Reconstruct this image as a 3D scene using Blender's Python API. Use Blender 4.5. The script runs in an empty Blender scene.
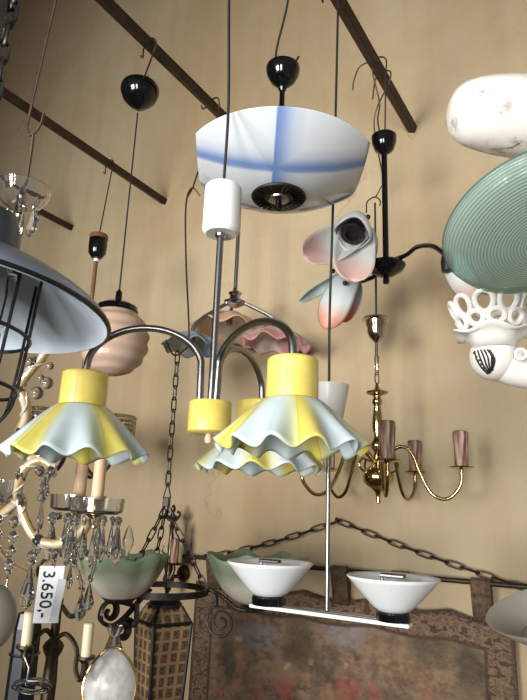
import bpy, bmesh, math, random
from mathutils import Vector, Matrix
random.seed(7)
PI = math.pi
sc = bpy.context.scene
COL = sc.collection

# ------------------------------------------------------------------ camera
F, CX, CY, W = 605.0, 263.5, 350.0, 2.2
vY = Vector((638 - CX, -(523 - CY), -F)).normalized()
vX = -Vector((-761 - CX, -(470 - CY), -F)).normalized()
vX = (vX - vY * vX.dot(vY)).normalized()
vZ = vX.cross(vY)
RM = Matrix((vX, vY, vZ))
RT = RM.transposed()
CAM = Vector((0, 0, 1.65))
cd = bpy.data.cameras.new('camera')
cam = bpy.data.objects.new('camera', cd)
COL.objects.link(cam)
cam.matrix_world = Matrix.Translation(CAM) @ RM.to_4x4()
cd.sensor_fit = 'VERTICAL'
cd.sensor_height = 36.0
cd.lens = F / 700 * 36
cd.clip_start = 0.02
sc.camera = cam


def Q(px, py, d):
    return CAM + RM @ Vector(((px - CX) / F * d, -(py - CY) / F * d, -d))


def onwall(px, py, off=0.0):
    r = RM @ Vector(((px - CX) / F, -(py - CY) / F, -1))
    return CAM + r * ((W - off) / r.y)


def depth(p):
    return -(RT @ (Vector(p) - CAM)).z


class Ax:
    """a plumb line through one sighted point"""
    def __init__(s, px, py, d):
        p = Q(px, py, d)
        s.x, s.y, s.p, s.d = p.x, p.y, p, d

    def z(s, py):
        a = RT @ (Vector((s.x, s.y, 0)) - CAM)
        b = RT @ Vector((0, 0, 1))
        k = CY - py
        # k*(-(a.z+b.z t)) = F*(a.y+b.y t)
        return (-k * a.z - F * a.y) / (F * b.y + k * b.z)

    def pt(s, py):
        return Vector((s.x, s.y, s.z(py)))

    def r(s, hw, py=None):
        return hw * (s.d if py is None else depth(s.pt(py))) / F


# ------------------------------------------------------------------ materials
def lin(c):
    return tuple(((x / 255) / 12.92 if x / 255 <= 0.04045 else ((x / 255 + 0.055) / 1.055) ** 2.4) for x in c) + (1,)


class G:
    """small node-graph helper"""
    def __init__(s, name):
        s.m = bpy.data.materials.new(name)
        s.m.use_nodes = True
        s.t = s.m.node_tree
        s.t.nodes.clear()
        s.out = s.n('ShaderNodeOutputMaterial')

    def n(s, typ, **kw):
        nd = s.t.nodes.new(typ)
        for k, v in kw.items():
            setattr(nd, k, v)
        return nd

    def l(s, a, b):
        s.t.links.new(a, b)

    def put(s, sock, v):
        if isinstance(v, bpy.types.NodeSocket):
            s.l(v, sock)
        elif isinstance(v, (tuple, list)) and len(v) == 3 and sock.type == 'RGBA':
            sock.default_value = (*v, 1)
        else:
            sock.default_value = v

    def co(s, kind='Object'):
        return s.n('ShaderNodeTexCoord').outputs[kind]

    def noise(s, scale=5, detail=4, vec=None, rough=0.55, dist=0.0, col=False):
        nd = s.n('ShaderNodeTexNoise')
        nd.inputs['Scale'].default_value = scale
        nd.inputs['Detail'].default_value = detail
        nd.inputs['Roughness'].default_value = rough
        nd.inputs['Distortion'].default_value = dist
        s.l(vec if vec is not None else s.co(), nd.inputs['Vector'])
        return nd.outputs['Color' if col else 'Fac']

    def ramp(s, fac, stops, interp='LINEAR'):
        nd = s.n('ShaderNodeValToRGB')
        cr = nd.color_ramp
        cr.interpolation = interp
        while len(cr.elements) < len(stops):
            cr.elements.new(0.5)
        for e, (p, c) in zip(cr.elements, stops):
            e.position = p
            e.color = c if not isinstance(c, (int, float)) else (c, c, c, 1)
        s.l(fac, nd.inputs['Fac'])
        return nd.outputs['Color']

    def mix(s, fac, a, b, blend='MIX'):
        nd = s.n('ShaderNodeMix', data_type='RGBA', blend_type=blend)
        s.put(nd.inputs[0], fac)
        s.put(nd.inputs[6], a)
        s.put(nd.inputs[7], b)
        return nd.outputs[2]

    def math(s, op, a, b=0.0, c=None, clamp=False):
        nd = s.n('ShaderNodeMath', operation=op, use_clamp=clamp)
        s.put(nd.inputs[0], a)
        s.put(nd.inputs[1], b)
        if c is not None:
            s.put(nd.inputs[2], c)
        return nd.outputs[0]

    def sep(s, v):
        nd = s.n('ShaderNodeSeparateXYZ')
        s.l(v, nd.inputs[0])
        return nd.outputs

    def bump(s, h, strength=0.2, dist=0.01):
        nd = s.n('ShaderNodeBump')
        nd.inputs['Strength'].default_value = strength
        nd.inputs['Distance'].default_value = dist
        s.l(h, nd.inputs['Height'])
        return nd.outputs[0]

    def bsdf(s, **kw):
        nd = s.n('ShaderNodeBsdfPrincipled')
        for k, v in kw.items():
            s.put(nd.inputs[k.replace('_', ' ')], v)
        return nd

    def done(s, sh):
        s.l(sh.outputs[0] if hasattr(sh, 'outputs') else sh, s.out.inputs['Surface'])
        return s.m

    def translucent(s, bs, col, fac):
        tr = s.n('ShaderNodeBsdfTranslucent')
        s.put(tr.inputs['Color'], col)
        mx = s.n('ShaderNodeMixShader')
        s.put(mx.inputs[0], fac)
        s.l(bs.outputs[0], mx.inputs[1])
        s.l(tr.outputs[0], mx.inputs[2])
        return mx


def solid(name, rgb, rough=0.5, metal=0.0, var=0.12, scale=20.0, rgb2=None, bump=0.0, **kw):
    g = G(name)
    c = lin(rgb)
    c2 = lin(rgb2) if rgb2 else tuple(x * (1 - var) for x in c[:3]) + (1,)
    col = g.ramp(g.noise(scale), [(0.35, c), (0.7, c2)])
    b = g.bsdf(Base_Color=col, Roughness=rough, Metallic=metal, **kw)
    if bump:
        g.l(g.bump(g.noise(scale * 4), bump, 0.003), b.inputs['Normal'])
    return g.done(b)


def glass(name, rgb, rough=0.0, ior=1.5):
    g = G(name)
    c = lin(rgb)
    col = g.ramp(g.noise(12), [(0.3, c), (0.8, tuple(x * 0.93 for x in c[:3]) + (1,))])
    return g.done(g.bsdf(Base_Color=col, Roughness=rough, IOR=ior, Transmission_Weight=1.0))


def opal(name, col_fn, rough=0.25, trans=0.35):
    g = G(name)
    col = col_fn(g)
    b = g.bsdf(Base_Color=col, Roughness=rough)
    return g.done(g.translucent(b, col, trans))


M = {}


def plaster(name, base, dark):
    g = G(name)
    v = g.co()
    big = g.noise(0.9, 5, v, 0.6, 0.6)
    mp = g.n('ShaderNodeMapping')
    mp.inputs['Scale'].default_value = (9, 9, 0.8)
    g.l(v, mp.inputs[0])
    streak = g.noise(1.0, 4, mp.outputs[0], 0.6)
    col = g.ramp(big, [(0.32, lin(dark)), (0.6, lin(base))])
    col = g.mix(g.math('MULTIPLY', g.ramp(streak, [(0.45, 0.0), (0.75, 1.0)]), 0.22), col, lin((142, 116, 84)))
    # hairline crack
    vo = g.n('ShaderNodeTexVoronoi', feature='DISTANCE_TO_EDGE')
    vo.inputs['Scale'].default_value = 0.75
    mx = g.n('ShaderNodeVectorMath', operation='ADD')
    g.l(v, mx.inputs[0])
    sc_ = g.n('ShaderNodeVectorMath', operation='SCALE')
    g.l(g.noise(2.5, 5, v, col=True), sc_.inputs[0])
    sc_.inputs['Scale'].default_value = 0.5
    g.l(sc_.outputs[0], mx.inputs[1])
    g.l(mx.outputs[0], vo.inputs['Vector'])
    crack = g.ramp(vo.outputs[0], [(0.0, 1.0), (0.004, 0.0)])
    cm = g.math('MULTIPLY', crack, g.ramp(g.noise(1.3, 3, v), [(0.56, 0.0), (0.66, 0.3)]))
    col = g.mix(cm, col, lin((105, 84, 60)))
    # small scuffs
    sp = g.ramp(g.noise(14, 6, v, 0.7), [(0.66, 0.0), (0.74, 0.35)])
    col = g.mix(sp, col, lin((150, 120, 86)))
    b = g.bsdf(Base_Color=col, Roughness=0.9, Specular_IOR_Level=0.2)
    h = g.mix(0.4, g.noise(6, 6, v), g.noise(60, 3, v))
    g.l(g.bump(h, 0.35, 0.02), b.inputs['Normal'])
    return g.done(b)


M['wall'] = plaster('ochre_plaster', (179, 161, 131), (166, 143, 109))
M['vault'] = M['wall']
M['floor'] = solid('stone_floor', (120, 96, 74), 0.6, scale=4, rgb2=(90, 70, 54), bump=0.1)
M['black'] = solid('black_lacquer', (12, 12, 15), 0.1, var=0.4)
M['blackmat'] = solid('black_paint', (22, 21, 22), 0.45, var=0.4)
M['iron'] = solid('dark_iron', (48, 42, 38), 0.5, 0.6, scale=40, rgb2=(74, 52, 38), bump=0.15)
M['ironblack'] = solid('forged_iron', (36, 35, 36), 0.42, 0.5, scale=60, rgb2=(58, 50, 44), bump=0.2)
M['cord'] = solid('cord', (26, 21, 18), 0.6)
M['wire'] = solid('rusty_wire', (56, 46, 38), 0.5, 0.5, rgb2=(90, 66, 48))
M['chrome'] = solid('chrome', (190, 190, 192), 0.16, 1.0, var=0.1)
M['steel'] = solid('satin_steel', (150, 148, 146), 0.3, 1.0, var=0.15)
M['nickel'] = solid('aged_nickel', (205, 192, 176), 0.14, 1.0, scale=30, rgb2=(150, 132, 112))
M['brass'] = solid('aged_brass', (200, 180, 134), 0.14, 1.0, scale=30, rgb2=(160, 134, 84))
M['bronze'] = solid('bronze', (96, 84, 68), 0.35, 0.9, scale=50, rgb2=(60, 52, 44))
M['gold'] = solid('gilt_metal', (206, 184, 140), 0.2, 1.0, scale=40, rgb2=(168, 132, 76))
M['white'] = solid('white_plastic', (236, 236, 234), 0.3, var=0.03)
M['wood'] = solid('brown_wood', (126, 82, 46), 0.45, scale=18, rgb2=(92, 56, 30))
M['shelf'] = solid('reddish_wood', (96, 52, 36), 0.5, scale=14, rgb2=(66, 34, 24))
M['wax'] = solid('pale_candle_tube', (222, 184, 148), 0.5, var=0.12, scale=25)
gd = G('umber_dripped_candle')
ud = gd.n('ShaderNodeMapping')
ud.inputs['Scale'].default_value = (14, 1.6, 1)
gd.l(gd.co('UV'), ud.inputs[0])
M['umber'] = gd.done(gd.bsdf(Base_Color=gd.ramp(gd.noise(1.0, 3, ud.outputs[0]), [(0.42, lin((180, 146, 124))), (0.58, lin((104, 70, 58)))]), Roughness=0.5))
gp = G('pale_glass_twist')
M['twist'] = gp.done(gp.bsdf(Base_Color=gp.ramp(gp.noise(9), [(0.3, lin((240, 234, 222))), (0.8, lin((226, 216, 198)))]), Roughness=0.06, Transmission_Weight=0.35))
M['lilygrey'] = None
M['cream'] = solid('cream_candle_tube', (222, 208, 176), 0.5, var=0.1, scale=25)
M['yellow'] = solid('yellow_enamel', (226, 206, 112), 0.22, scale=35, rgb2=(214, 190, 88))
gc = G('crystal')
M['crystal'] = gc.done(gc.bsdf(Base_Color=gc.ramp(gc.noise(12), [(0.3, lin((250, 251, 253))), (0.8, lin((240, 243, 248)))]), Roughness=0.02, IOR=1.52, Transmission_Weight=0.98))
M['crystalgold'] = None
M['paper'] = solid('white_card', (236, 236, 236), 0.6, var=0.03)
M['ink'] = solid('black_ink', (20, 20, 24), 0.6)
M['tape'] = solid('clear_tape', (206, 207, 210), 0.15)
M['grey_enamel'] = solid('grey_enamel', (132, 144, 158), 0.28, scale=6, rgb2=(116, 128, 142))
M['neck'] = solid('dark_grey_enamel', (64, 68, 74), 0.35, scale=8, rgb2=(52, 56, 62))
M['greyin'] = solid('pale_enamel_lining', (204, 212, 222), 0.25, scale=5, rgb2=(186, 198, 212))
M['cagesteel'] = solid('zinc_wire', (70, 72, 76), 0.3, 0.9, scale=50, rgb2=(40, 42, 46))
M['blueglass'] = solid('dark_blue_glass', (22, 25, 36), 0.35, var=0.4)
M['globeglass'] = opal('pinkish_glass', lambda g: g.ramp(g.noise(8), [(0.3, lin((220, 194, 172))), (0.8, lin((208, 180, 158)))]), 0.2, 0.3)
M['opalwhite'] = opal('opal_white_glass', lambda g: g.ramp(g.noise(5), [(0.3, lin((240, 242, 242))), (0.8, lin((232, 236, 237)))]), 0.18, 0.22)
M['conewhite'] = opal('white_cone', lambda g: g.ramp(g.noise(5), [(0.3, lin((236, 232, 226))), (0.8, lin((228, 224, 218)))]), 0.3, 0.25)
M['greyshade'] = opal('grey_frosted_glass', lambda g: g.ramp(g.noise(6), [(0.3, lin((186, 180, 172))), (0.8, lin((172, 166, 158)))]), 0.35, 0.3)
M['bead'] = glass('beaded_glass', (232, 226, 214), 0.08)
M['clearglobe'] = glass('thin_glass', (246, 247, 248), 0.0, 1.18)
M['frost'] = opal('frosted_mirror_glass', lambda g: g.ramp(g.noise(38, 5), [(0.42, lin((222, 222, 218))), (0.66, lin((192, 186, 174)))]), 0.25, 0.2)


def yellow_glass(g):
    u, v, _ = g.sep(g.co('UV'))
    k = g.math('FRACT', g.math('MULTIPLY', u, 5.0))
    col = g.ramp(k, [(0.0, lin((228, 214, 104))), (0.16, lin((230, 218, 120))), (0.30, lin((222, 230, 214))), (0.40, lin((216, 229, 230))), (0.72, lin((214, 228, 230))),
                     (0.9, lin((226, 230, 196))), (0.985, lin((228, 222, 140))), (1.0, lin((228, 214, 104)))])
    seam = g.ramp(k, [(0.0, 0.55), (0.012, 0.0), (0.99, 0.0), (1.0, 0.55)])
    return g.mix(g.math('MULTIPLY', seam, 0.6), col, lin((120, 122, 60)))


M['yglass'] = opal('yellow_and_white_striped_glass', yellow_glass, 0.2, 0.25)


def cross_glass(g):
    x, y, z = g.sep(g.co())
    R_ = 0.233
    xx = g.math('DIVIDE', x, R_)
    yy = g.math('DIVIDE', y, R_)
    nx = g.noise(9, 3)
    wob = g.math('MULTIPLY', g.math('SUBTRACT', nx, 0.5), 0.05)
    # lengthways stripe: one crisp side, one soft side
    b1 = g.ramp(g.math('ADD', g.math('MULTIPLY', xx, 0.5), 0.5), [(0.452, 0.0), (0.458, 0.85), (0.485, 0.7), (0.54, 0.22), (0.60, 0.0)])
    arc = g.math('ADD', 0.30, g.math('MULTIPLY', g.math('SUBTRACT', 1.0, g.math('MULTIPLY', g.math('MULTIPLY', xx, xx), 1.35)), 0.15))
    dd = g.math('ADD', g.math('SUBTRACT', g.math('ABSOLUTE', yy), arc), g.math('ADD', wob, -0.0))
    b2 = g.ramp(g.math('ADD', g.math('MULTIPLY', dd, 0.5), 0.5), [(0.455, 0.0), (0.475, 0.75), (0.5, 0.8), (0.55, 0.2), (0.60, 0.0)])
    m = g.math('MAXIMUM', b1, b2)
    base = g.ramp(g.noise(4), [(0.3, lin((236, 240, 242))), (0.8, lin((228, 235, 240)))])
    return g.mix(m, base, lin((72, 128, 204)))


M['crossglass'] = opal('white_glass_with_blue_cross', cross_glass, 0.12, 0.22)


def petal(tip, mid, base):
    def fn(g):
        u, v, _ = g.sep(g.co('UV'))
        w = g.math('ADD', v, g.math('MULTIPLY', g.math('SUBTRACT', g.noise(14, 3), 0.5), 0.14))
        return g.ramp(w, [(0.0, lin(base)), (0.55, lin(mid)), (0.82, lin(tip)), (1.0, lin(tip))])
    return fn


M['lilypink'] = opal('frosted_pink_tipped_glass', petal((238, 204, 194), (230, 230, 226), (206, 214, 214)), 0.4, 0.35)
M['lilygrey'] = opal('grey_green_frosted_glass', petal((150, 164, 164), (188, 202, 202), (176, 192, 194)), 0.4, 0.3)
M['lilyred'] = opal('frosted_coral_tipped_glass', petal((232, 170, 146), (218, 224, 222), (180, 194, 196)), 0.4, 0.35)


def mottled(c1, c2, c3):
    def fn(g):
        u, v, _ = g.sep(g.co('UV'))
        n = g.noise(11, 2, dist=0.8)
        col = g.ramp(n, [(0.38, lin(c1)), (0.5, lin(c2)), (0.66, lin(c3))])
        return g.mix(g.math('MULTIPLY', g.ramp(v, [(0.25, 0.0), (0.8, 1.0)]), 0.7), lin((232, 228, 220)), col)
    return fn


M['flowblue'] = opal('blue_mottled_glass', mottled((64, 140, 186), (120, 174, 200), (214, 216, 210)), 0.25, 0.35)
M['floworange'] = opal('orange_mottled_glass', mottled((226, 150, 84), (224, 186, 150), (222, 214, 202)), 0.25, 0.35)
M['flowpink'] = opal('pink_mottled_glass', mottled((196, 84, 100), (206, 140, 142), (220, 206, 198)), 0.25, 0.35)


def green_glass(g):
    u, v, _ = g.sep(g.co('UV'))
    w = g.math('ADD', v, g.math('MULTIPLY', g.math('SUBTRACT', g.noise(9, 3), 0.5), 0.3))
    return g.ramp(w, [(0.0, lin((222, 214, 206))), (0.55, lin((210, 206, 190))), (0.78, lin((150, 158, 134))), (1.0, lin((150, 170, 140)))])


M['greenglass'] = opal('green_edged_opal_glass', green_glass, 0.25, 0.3)


def porcelain(g):
    v = g.co()
    sp = g.math('MULTIPLY', g.ramp(g.noise(26, 6, v, 0.7, 0.4), [(0.52, 0.0), (0.64, 1.0)]), g.ramp(g.noise(7, 2, v), [(0.46, 0.0), (0.58, 0.9)]))
    return g.mix(sp, g.ramp(g.noise(6, 3, v), [(0.3, lin((240, 236, 228))), (0.8, lin((230, 224, 214)))]), lin((120, 112, 98)))


gq = G('speckled_porcelain')
M['porc'] = gq.done(gq.bsdf(Base_Color=porcelain(gq), Roughness=0.07, Coat_Weight=0.5))
M['porcwhite'] = solid('glazed_white_porcelain', (222, 217, 210), 0.1, var=0.05)


def rib_glass():
    g = G('ribbed_turquoise_glass')
    u, v, _ = g.sep(g.co('UV'))
    wv = g.math('SINE', g.math('MULTIPLY', v, 2 * PI * 34))
    st = g.ramp(g.math('MULTIPLY_ADD', wv, 0.5, 0.5), [(0.3, 0.0), (0.62, 1.0)])
    edge = g.ramp(v, [(0.0, 1.0), (0.02, 0.0), (0.97, 0.0), (0.985, 1.0)])
    col = g.mix(st, lin((150, 180, 176)), lin((214, 222, 214)))
    col = g.mix(g.math('MULTIPLY', edge, 0.6), col, lin((70, 120, 122)))
    b = g.bsdf(Base_Color=col, Roughness=0.12)
    g.l(g.bump(wv, 0.3, 0.002), b.inputs['Normal'])
    tr = g.n('ShaderNodeBsdfTransparent')
    tr.inputs[0].default_value = lin((206, 228, 220))
    m1 = g.translucent(b, col, 0.4)
    m2 = g.n('ShaderNodeMixShader')
    m2.inputs[0].default_value = 0.5
    g.l(m1.outputs[0], m2.inputs[1])
    g.l(tr.outputs[0], m2.inputs[2])
    return g.done(m2)


M['rib'] = rib_glass()


def gilt_glass():
    g = G('gilt_glass_rope')
    u, v, _ = g.sep(g.co('UV'))
    k = g.math('FRACT', g.math('MULTIPLY', u, 3.0))
    col = g.ramp(k, [(0.0, lin((226, 196, 140))), (0.35, lin((244, 236, 220))), (0.7, lin((196, 156, 96))), (1.0, lin((226, 196, 140)))])
    return g.done(g.bsdf(Base_Color=col, Roughness=0.1, Metallic=0.35, Coat_Weight=0.8))


M['gilt'] = gilt_glass()


def lantern_panel():
    g = G('pierced_tan_panel')
    uv = g.co('UV')
    br = g.n('ShaderNodeTexBrick')
    br.offset = 0.0
    br.inputs['Scale'].default_value = 1.0
    br.inputs['Mortar Size'].default_value = 0.05
    br.inputs['Mortar Smooth'].default_value = 0.2
    br.inputs['Brick Width'].default_value = 0.25
    br.inputs['Row Height'].default_value = 0.36
    br.inputs['Color1'].default_value = lin((62, 48, 40))
    br.inputs['Color2'].default_value = lin((88, 60, 44))
    br.inputs['Mortar'].default_value = lin((158, 128, 92))
    mp = g.n('ShaderNodeMapping')
    mp.inputs['Scale'].default_value = (1, 4.4, 1)
    g.l(uv, mp.inputs[0])
    g.l(mp.outputs[0], br.inputs['Vector'])
    n = g.ramp(g.noise(13, 3, mp.outputs[0], 0.6, 0.8), [(0.5, 0.0), (0.56, 0.6)])
    col = g.mix(n, br.outputs['Color'], lin((142, 114, 82)))
    return g.done(g.bsdf(Base_Color=col, Roughness=0.7))


M['panel'] = lantern_panel()


# ---------------- woven picture cloth
def tapestry_mat():
    g = G('woven_picture_cloth')
    uv = g.co('UV')
    mx = g.n('ShaderNodeVectorMath', operation='ADD')
    sc_ = g.n('ShaderNodeVectorMath', operation='SCALE')
    g.l(g.noise(7, 4, uv, col=True), sc_.inputs[0])
    sc_.inputs['Scale'].default_value = 0.10
    g.l(uv, mx.inputs[0])
    g.l(sc_.outputs[0], mx.inputs[1])
    wx, wy, _ = g.sep(mx.outputs[0])
    wx = g.math('SUBTRACT', wx, 0.05)
    wy = g.math('SUBTRACT', wy, 0.05)
    col = g.ramp(g.noise(9, 7, uv, 0.72), [(0.3, lin((66, 54, 44))), (0.44, lin((104, 84, 66))), (0.54, lin((140, 114, 90))), (0.7, lin((92, 80, 62)))])
    fol = g.ramp(g.noise(42, 4, uv, 0.6), [(0.44, 0.0), (0.6, 0.55)])

    def blob(cx, cy, rx, ry, c, s=0.8, soft=0.35):
        nonlocal col
        a = g.math('DIVIDE', g.math('SUBTRACT', wx, cx), rx)
        b = g.math('DIVIDE', g.math('SUBTRACT', wy, cy), ry)
        d = g.math('ADD', g.math('MULTIPLY', a, a), g.math('MULTIPLY', b, b))
        m = g.ramp(d, [(max(0, 0.5 - soft), s), (0.5 + soft, 0.0)])
        col = g.mix(m, col, lin(c))
    TW, TH = TX1 - TX0, TZ1 - TZ0

    def tuv(px, py):
        p = onwall(px, py, 0.02)
        return (p.x - TX0) / TW, (p.z - TZ0) / TH

    def pb(px, py, rx, ry, c, s=0.8, soft=0.35):
        u_, v_ = tuv(px, py)
        blob(u_, v_, rx * depth(onwall(px, py)) / F / TW, ry * depth(onwall(px, py)) / F / TH, c, s, soft)
    # hazy sky, trees, gathering (plain generic shapes)
    pb(262, 634, 34, 18, (130, 124, 122), 0.7)
    pb(348, 630, 30, 20, (134, 128, 130), 0.75)
    pb(300, 640, 22, 34, (78, 64, 46), 0.85)
    pb(232, 650, 14, 34, (82, 68, 50), 0.8)
    pb(430, 640, 30, 26, (74, 66, 48), 0.85)
    pb(468, 660, 18, 40, (70, 62, 48), 0.8)
    pb(280, 668, 40, 14, (138, 110, 82), 0.6)
    pb(400, 664, 40, 16, (148, 118, 86), 0.6)
    fu0, fv0 = tuv(383, 676)
    fu1, fv1 = tuv(420, 648)
    st = g.math('SINE', g.math('MULTIPLY', wx, 2 * PI * 14))
    st = g.math('SINE', g.math('MULTIPLY', wx, 8 * 2 * PI / (fu1 - fu0)))
    fm = g.math('MULTIPLY', g.ramp(st, [(0.35, 0.0), (0.7, 0.5)]),
                g.math('MULTIPLY', g.ramp(wx, [(fu0 - .01, 0.0), (fu0, 1.0), (fu1, 1.0), (fu1 + .01, 0.0)]), g.ramp(wy, [(fv0 - .01, 0.0), (fv0, 1.0), (fv1, 1.0), (fv1 + .01, 0.0)])))
    col = g.mix(fm, col, lin((134, 108, 82)))
    for (cx, cy, rx, ry, c) in [(288, 690, 13, 22, (134, 62, 52)), (290, 664, 4, 5, (170, 136, 110)), (242, 668, 8, 24, (128, 92, 70)), (243, 640, 4, 5, (168, 134, 106)),
                                (310, 690, 9, 24, (150, 126, 96)), (311, 662, 4, 5, (170, 136, 110)), (350, 690, 15, 20, (140, 66, 58)), (350, 664, 4.5, 5.5, (172, 138, 112)),
                                (372, 694, 9, 14, (134, 70, 58)), (334, 692, 8, 14, (146, 118, 88)), (432, 692, 11, 18, (130, 90, 66)), (450, 690, 8, 20, (112, 84, 62)),
                                (222, 690, 9, 20, (116, 66, 56)), (262, 694, 8, 18, (120, 72, 58))]:
        pb(cx, cy, rx, ry, tuple(int((q + (24 if j_ == 0 else 12)) * 1.0) for j_, q in enumerate(c)), 0.6, 0.3)
    col = g.mix(fol, col, g.ramp(g.noise(11, 3, uv), [(0.4, lin((58, 50, 38))), (0.6, lin((128, 104, 80)))]))
    # border
    u, v, _ = g.sep(uv)
    eu = g.math('MULTIPLY', g.math('MINIMUM', u, g.math('SUBTRACT', 1.0, u)), 1.32)
    e = g.math('MINIMUM', eu, g.math('SUBTRACT', 1.0, v))
    inb = g.ramp(e, [(0.095, 1.0), (0.10, 0.0)])
    bn = g.ramp(g.noise(52, 3, uv, 0.55, 0.8), [(0.42, lin((74, 56, 44))), (0.5, lin((130, 104, 80))), (0.6, lin((100, 78, 60)))])
    col = g.mix(inb, col, bn)
    ln = g.ramp(e, [(0.0, 0.6), (0.012, 0.6), (0.016, 0.0), (0.088, 0.0), (0.092, 0.8), (0.1, 0.8), (0.104, 0.0)])
    col = g.mix(ln, col, lin((62, 44, 34)))
    wv = g.math('SINE', g.math('MULTIPLY', v, 900.0))
    col = g.mix(0.12, col, g.ramp(g.noise(220, 2, uv), [(0.3, 0.02), (0.7, 0.2)]))
    b = g.bsdf(Base_Color=col, Roughness=0.95, Specular_IOR_Level=0.1)
    g.l(g.bump(wv, 0.2, 0.001), b.inputs['Normal'])
    return g.done(b)


TX0, TX1, TZ1 = onwall(198, 620).x, onwall(517, 645).x, onwall(430, 603).z
TZ0 = TZ1 - 0.95
M['tapestry'] = tapestry_mat()
M['tab'] = solid('woven_tab', (112, 90, 68), 0.95, scale=55, rgb2=(58, 44, 34))


# ------------------------------------------------------------------ mesh builder
def catmull(pts, k=8):
    pts = [Vector(p) for p in pts]
    if len(pts) < 3:
        return pts
    out = []
    P_ = [pts[0] * 2 - pts[1]] + pts + [pts[-1] * 2 - pts[-2]]
    for i in range(1, len(P_) - 2):
        a, b, c, d = P_[i - 1:i + 3]
        for j in range(k):
            t = j / k
            out.append(0.5 * ((2 * b) + (c - a) * t + (2 * a - 5 * b + 4 * c - d) * t * t + (3 * b - a - 3 * c + d) * t ** 3))
    out.append(pts[-1])
    return out


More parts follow.
